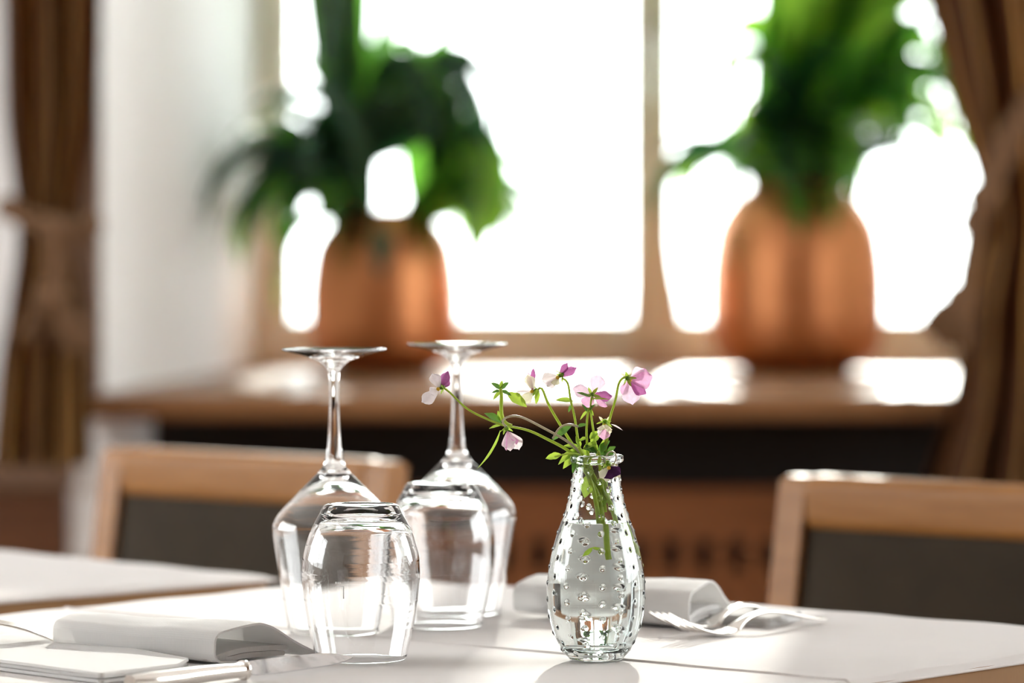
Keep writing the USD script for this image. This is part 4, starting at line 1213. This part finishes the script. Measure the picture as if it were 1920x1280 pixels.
viola('withered dark purple viola hanging over the vase rim', S(1141, 874, -0.026), D(2, 12, -5), D(6, 0, -8),
      [S(1146, 872, -0.026), S(1153, 866, -0.025), S(1155, 855, -0.023), S(1148, 846, -0.016), S(1138, 852, -0.008), S(1132, 880, 0.0)],
      ['petal_dark', 'petal_dark', 'petal_cream', 'petal_dark', 'petal_cream'], 0.0125, 0.0130, 0.42, 'stem_pale', (0.0006, 0.0006),
      petals=[(4, 18, -4, 25, 34, 'petal_dark'), (20, 12, -2, 26, 22, 'petal_dark'), (-16, 18, -4, 26, 18, 'petal_cream'), (22, 20, 3, 30, 16, 'petal_cream'), (-4, 22, 4, 28, 22, 'petal_cream')])


def sprig(label, pts, r, leaves, m='stem'):
    o = np.asarray(pts[-1], float)
    t = thing('leafy_sprig', label, 'greenery', o)
    obj('stem', tube(smooth_curve(pts, 24), r, 8), M[m], t, smooth=True, offset=o)
    for (p0, d, LL, WW, nr, bend, mt) in leaves:
        obj('leaf', small_leaf(p0, d, LL, WW, nr, bend, 0.3, len(label)), M[mt], t, smooth=True, offset=o)
    return t


sprig('short sprig with a whorl of small leaves at the upper left', [S(938, 728, -0.006), S(940, 750, -0.006), S(946, 790, -0.006), S(960, 798, -0.006)], (0.0012, 0.0014, 0.0013),
      [Lf(939, 730, -16, -14, 22, 11, -3, m='sprig_dark'), Lf(939, 730, 14, -16, 20, 11, -3, m='sprig_dark'), Lf(939, 732, -17, 2, 18, 7, -6, m='sprig_dark'), Lf(939, 732, 18, 6, 22, 9, -5, m='sprig_dark'), Lf(938, 734, -13, 12, 20, 8, -8),
       Lf(939, 729, 2, -16, 16, 8, -3), Lf(952, 737, 34, 22, 44, 22, -8, (0.2, -0.9, 0.5), -0.1)])
sprig('curved leafy stalk in the middle of the bunch', [S(1084, 800, -0.004), S(1070, 796, -0.006), S(1052, 800, -0.008), S(1040, 815, -0.008), S(1036, 822, -0.008)], (0.0009, 0.0007),
      [Lf(1072, 796, -34, 20, 46, 16, -8, (0.2, -0.8, 0.7), -0.35, 'sprig_dark')], 'stem_pale')
sprig('upright budding stalk between the pink violas', [S(1104, 765, 0.0), S(1101, 785, 0.0), S(1101, 835, 0.002), S(1112, 890, 0.003)], (0.0008, 0.0011),
      [Lf(1103, 768, -18, 18, 24, 6, -3), Lf(1104, 766, 10, 12, 16, 6, -4), Lf(1103, 770, 12, -14, 18, 6, -2, m='sprig_dark'), Lf(1102, 772, -10, -16, 18, 6, -2, m='sprig_dark'), Lf(1101, 820, -14, 4, 18, 8, -3), Lf(1106, 822, 14, -14, 22, 14, -4), Lf(1108, 830, 20, -24, 30, 16, -3)])
sprig('tuft of yellow green leaves spilling over the left of the rim', [S(1085, 838, -0.010), S(1092, 850, -0.006), S(1102, 875, 0.0), S(1114, 920, 0.002), S(1124, 985, 0.004)], (0.0012, 0.0016),
      [Lf(1085, 842, -46, 22, 46, 17, -10, (0.3, -0.5, 0.8), -0.3), Lf(1080, 846, -24, 30, 40, 16, -12, (0.4, -0.6, 0.7), -0.2), Lf(1090, 846, -12, 30, 44, 22, -10, (0.3, -0.9, 0.3), -0.12, 'sprig_dark'), Lf(1086, 838, -30, -6, 30, 12, -3), Lf(1088, 838, -6, -18, 22, 10, -3),
       Lf(1094, 840, 16, -8, 26, 14, -6), Lf(1092, 842, 12, 18, 26, 12, -8), Lf(1096, 838, 20, 6, 26, 14, -10, m='sprig_dark')])
sprig('dark green leaf cluster standing in the vase mouth', [S(1122, 846, -0.004), S(1124, 858, -0.002), S(1126, 885, 0.0), S(1134, 930, 0.004)], (0.0012, 0.0014),
      [Lf(1122, 850, -20, -16, 30, 14, -6, m='sprig_dark'), Lf(1122, 850, 14, -20, 32, 16, -4, m='sprig_dark'), Lf(1124, 852, 22, -4, 28, 14, -8, m='sprig_dark'), Lf(1140, 848, 10, -10, 18, 13, -4, m='sprig_dark'), Lf(1118, 848, -6, -24, 24, 11, -2), Lf(1128, 846, 4, -22, 24, 10, 2)])
sprig('pale leaf on a thin stalk left of the vase rim', [S(1040, 856, -0.016), S(1056, 852, -0.014), S(1076, 850, -0.010), S(1095, 858, -0.004)], (0.0006, 0.0008),
      [Lf(1052, 852, -28, 6, 30, 14, -4, (0, -0.9, 0.4), -0.1)])
sprig('broad leaf and cut stalks standing inside the vase neck', [S(1098, 880, -0.002), S(1108, 905, -0.004), S(1118, 945, -0.002), S(1122, 985, 0.0)], (0.0018, 0.0016),
      [Lf(1104, 890, -6, 34, 44, 26, -2, (0.2, -1, 0.1), 0.0), Lf(1120, 950, 16, -10, 24, 12, -2, (0.2, -1, 0.1)), Lf(1112, 1030, -12, 16, 22, 8, -1, (0.2, -1, 0.1)), Lf(1112, 1030, 14, 4, 18, 6, -1, (0.2, -1, 0.1)), Lf(1178, 1040, 12, -14, 18, 7, 2, (0.2, -1, 0.1))])

# ------------------------------------------------------------------ napkins
def napkin(label, R0, R1, cdir, k, flap):
    """R0: near left bottom point of the open end; R1: far end; cdir: direction across the roll at the open end."""
    o = np.array([*((R0 + R1) / 2)[:2], TT + 0.001])
    t = thing('folded_napkin', label, 'napkin', o)
    cl = unit(cdir)
    axis = unit(R1 - R0)
    perp = unit(np.cross(UP, axis) * -1)
    loop = np.array([(0.090, 0.0010), (0.078, 0.0062), (0.062, 0.0140), (0.052, 0.0205), (0.044, 0.0246), (0.0360, 0.0266), (0.026, 0.0258), (0.0125, 0.0234), (0.0038, 0.0208), (0.0006, 0.0150), (0.0004, 0.0075), (0.0028, 0.0025), (0.008, 0.0014), (0.018, 0.0012)]) * k
    out = ribbon_outline(loop, 0.0014 * k, 90)
    c0, c1 = cdir / np.linalg.norm(cdir), unit(perp * 0.9 + cl * 0.1)
    if c1 @ c0 < 0:
        c1 = -c1
    wob = lambda s: 1.06 - 0.20 * s + 0.03 * math.sin(8 * s)
    m = extrude_between(out, (R0, c0), (R1, c1 * 0.85), 40, wob)
    v = np.array(m.vertices)
    v[:, 2] += 0.0012 * (meshkit.fbm(v * np.array([55, 55, 90]), 3, 9) - 0.5) * np.clip((v[:, 2] - TT) / 0.01, 0, 1)
    m.vertices = v
    obj('roll', m, M['napkin'], t, smooth=35, offset=o)
    for z0, x1 in ((0.0030, 0.0600), (0.0072, 0.0620)):
        lay = ribbon_outline(np.array([(0.006, 0.0016 + 0.3 * z0), (0.016, z0 * 0.9), (0.03, z0 + 0.0016), (0.045, z0 + 0.0020), (x1, z0 + 0.0018)]) * k, 0.0036 * k, 40)
        inner0 = R0 + axis * 0.006
        lm = extrude_between(lay, (inner0, c0), (R1 - axis * 0.01, c1 * 0.85), 14)
        obj('fold_layer', lm, M['napkin'], t, smooth=35, offset=o)
    # the flat folded part beside the roll
    pts = np.array([p[:2] for p in flap])
    layers = []
    for j in range(3):
        from shapely.geometry import Polygon
        g = Polygon(pts).buffer(-0.004 - 0.0012 * (j % 2)).buffer(0.0035, quad_segs=4)
        s = trimesh.creation.extrude_polygon(g, 0.0022, engine='earcut')
        s = s.subdivide_to_size(0.02)
        w = np.array(s.vertices)
        w[:, 2] += TT + 0.0008 + j * 0.0025 + 0.0016 * (meshkit.noise(np.stack([w[:, 0] * 22, w[:, 1] * 22, w[:, 0] * 0 + j * 0.3], -1), 4) - 0.3) * (j > 0)
        s.vertices = w
        obj('flap', s, M['napkin'], t, smooth=35, offset=o)
    return t


R0 = ground(402, 1246, TT + 0.0010)
R1 = ground(100, 1212, TT + 0.0050)
cd = ground(572, 1236, TT + 0.001) - R0
S0 = ground(190, 1262, TT + 0.008)
Sb = ground(335, 1244, TT + 0.008)
aL = unit(ground(0, 1238, TT + 0.008) - S0)
napkin('rolled white napkin between fork and knife at the lower left', R0, R1, cd, 1.0,
       [S0, Sb, Sb + unit(Sb - S0) * 0.03 + aL * 0.02, Sb + unit(Sb - S0) * 0.06 + aL * 0.24, S0 + aL * 0.26])
Q0 = ground(1292, 1180, TT + 0.0010)
Q1 = ground(962, 1150, TT + 0.004)
cq = ground(1400, 1134, TT + 0.001) - Q0
cq = unit(np.array([cq[0], cq[1] * 0.6, 0]))
f0 = ground(1400, 1150, TT + 0.004)
napkin('rolled white napkin behind the flower vase', Q0, Q1, cq, 1.22,
       [Q0 + cq * 0.055 - unit(Q1 - Q0) * 0.0, Q0 + cq * 0.055 - unit(Q1 - Q0) * 0.052, Q0 + cq * 0.13 - unit(Q1 - Q0) * 0.052, Q0 + cq * 0.13 + unit(Q1 - Q0) * 0.15, Q0 + cq * 0.055 + unit(Q1 - Q0) * 0.15])

# ------------------------------------------------------------------ cutlery
def sweep_flat(pts, widths, thick, n=40, side=None):
    """Rounded flat bar along pts with half-widths; side fixes the width direction."""
    p = smooth_curve(pts, n)
    t = np.gradient(p, axis=0)
    t /= np.linalg.norm(t, axis=1, keepdims=True)
    sd = np.asarray(side, float)
    sd = sd - t * (t @ sd)[:, None]
    sd /= np.linalg.norm(sd, axis=1, keepdims=True)
    up = np.cross(sd, t)
    s = np.linspace(0, 1, n)
    w = PchipInterpolator(np.linspace(0, 1, len(widths)), widths)(s)
    h = PchipInterpolator(np.linspace(0, 1, len(thick)), thick)(s)
    ang = np.linspace(0, 2 * np.pi, 14, endpoint=False)
    ca, sa = np.cos(ang), np.sin(ang)
    ca, sa = np.sign(ca) * np.abs(ca) ** 0.8, np.sign(sa) * np.abs(sa) ** 0.8
    v = p[:, None] + (w[:, None] * ca)[..., None] * sd[:, None] + (h[:, None] * sa)[..., None] * up[:, None]
    k = len(ang)
    i, j = np.meshgrid(np.arange(n - 1), np.arange(k), indexing='ij')
    q = np.stack([i * k + j, i * k + (j + 1) % k, (i + 1) * k + (j + 1) % k, (i + 1) * k + j], -1).reshape(-1, 4)
    V = np.vstack([v.reshape(-1, 3), p[:1], p[-1:]])
    kk = np.arange(k)
    L = (n - 1) * k
    f = np.vstack([q[:, [0, 1, 2]], q[:, [0, 2, 3]], np.stack([np.full(k, len(V) - 2), (kk + 1) % k, kk], 1), np.stack([np.full(k, len(V) - 1), L + kk, L + (kk + 1) % k], 1)])
    m = trimesh.Trimesh(V, f, process=False)
    trimesh.repair.fix_normals(m)
    return m


def make_fork(label, loc, yaw, pitch_up=True, length=0.19, flip=False):
    """Local: tines towards -x, handle towards +x; lies on z = 0. flip: tines pointing down."""
    t = thing('dinner_fork', label, 'fork', loc, yaw)
    z = (lambda a: 0.017 - a) if flip else (lambda a: a)
    hx = length - 0.075
    obj('handle', sweep_flat([(0.0, 0, z(0.003)), (0.022, 0, z(0.011)), (0.045, 0, z(0.0135)), (hx * 0.7, 0, z(0.008)), (hx, 0, z(0.003))], [0.0085, 0.0035, 0.003, 0.0055, 0.0085, 0.0065], [0.0011, 0.0018, 0.0018, 0.0014, 0.0012, 0.0009], 44, (0, 1, 0)), M['silver'], t, smooth=40)
    obj('root', sweep_flat([(0.004, 0, z(0.0042)), (-0.012, 0, z(0.0014)), (-0.026, 0, z(0.0024))], [0.006, 0.0115, 0.0122], [0.0012, 0.0011, 0.0011], 20, (0, 1, 0)), M['silver'], t, smooth=40)
    for k in range(4):
        y = (k - 1.5) * 0.0066
        obj('tine', sweep_flat([(-0.025, y, z(0.0024)), (-0.045, y, z(0.0058)), (-0.062, y * 0.96, z(0.0115)), (-0.073, y * 0.94, z(0.0165))], [0.0024, 0.0019, 0.0017, 0.0006], [0.0011, 0.001, 0.001, 0.0005], 16, (0, 1, 0)), M['silver'], t, smooth=40)
    return t


fr = ground(1372, 1189)
fe = ground(1586, 1153, TT + 0.004)
yaw = math.degrees(math.atan2(fe[1] - fr[1], fe[0] - fr[0]))
make_fork('silver dinner fork with raised tines right of the vase', (fr[0], fr[1], TT + 0.0012), yaw, True, 0.19)
fr2 = fr + np.array([-0.012, 0.052, 0])
make_fork('second silver fork half hidden behind the first, by the right napkin', (fr2[0], fr2[1], TT + 0.0012), yaw + 3, True, 0.17)
# fork at the left edge: turned over, its tines under the roll's end
lf = ground(40, 1196, TT + 0.012)
make_fork('silver fork lying face down under the napkin at the left edge', (lf[0] - 0.05, lf[1] + 0.01, TT + 0.0085), 185.0, True, 0.18, True)


def make_knife():
    tip = at(661, 1233, 2.757)
    b = ground(456, 1256, TT + 0.0072)
    d = unit(b - tip)
    o = np.array([b[0], b[1], TT + 0.0012])
    t = thing('table_knife', 'silver table knife pointing at the front tumbler, lower left', 'knife', o)
    Lh = 0.105
    hd = unit(np.array([d[0], d[1], 0]))
    e = b + hd * Lh
    side = unit(np.cross(UP, d))
    obj('handle', sweep_flat([b, b + hd * 0.03 + UP * 0.0004, b + hd * 0.07, e + UP * 0.0003], [0.0062, 0.0070, 0.0078, 0.0092, 0.0090, 0.0060], [0.0050, 0.0056, 0.0060, 0.0064, 0.0062, 0.0050], 40, side), M['silver'], t, smooth=50)
    obj('bolster', sweep_flat([b + d * 0.003, b, b - d * 0.003], [0.0060, 0.0076, 0.0060], [0.0054, 0.0072, 0.0054], 12, side), M['silver'], t, smooth=50)
    # blade: tilted plate with a curved tip
    up = unit(np.cross(side, -d))
    if up[2] < 0:
        up = -up
    ta = math.radians(30)
    wdir = side * math.cos(ta) + up * math.sin(ta)          # towards the far, raised edge
    if wdir[1] < 0:
        wdir = -side * math.cos(ta) + up * math.sin(ta)
    L = np.linalg.norm(tip - b)
    u = np.linspace(0, 1, 30)
    far = np.interp(u, [0, 0.06, 0.3, 0.75, 0.9, 1], [0.004, 0.0085, 0.0095, 0.0090, 0.0062, 0.0002])
    near = np.interp(u, [0, 0.06, 0.3, 0.75, 0.9, 1], [0.004, 0.0070, 0.0075, 0.0055, 0.0030, 0.0])
    c = b + (tip - b) * u[:, None]
    v = np.linspace(-1, 1, 7)
    P = np.array([c + wdir * (np.where(x > 0, far, near) * x)[:, None] for x in v]).transpose(1, 0, 2)
    obj('blade', solid_grid(P, 0.0012), M['steel'], t, smooth=40, offset=None if False else o * 0)
    return t, o


kt, ko = make_knife()
for ch in kt.GetChildren():
    g = UsdGeom.Mesh(ch)
    pts = np.array(g.GetPointsAttr().Get()) - ko
    g.GetPointsAttr().Set(Vt.Vec3fArray.FromNumpy(pts.astype(np.float32)))
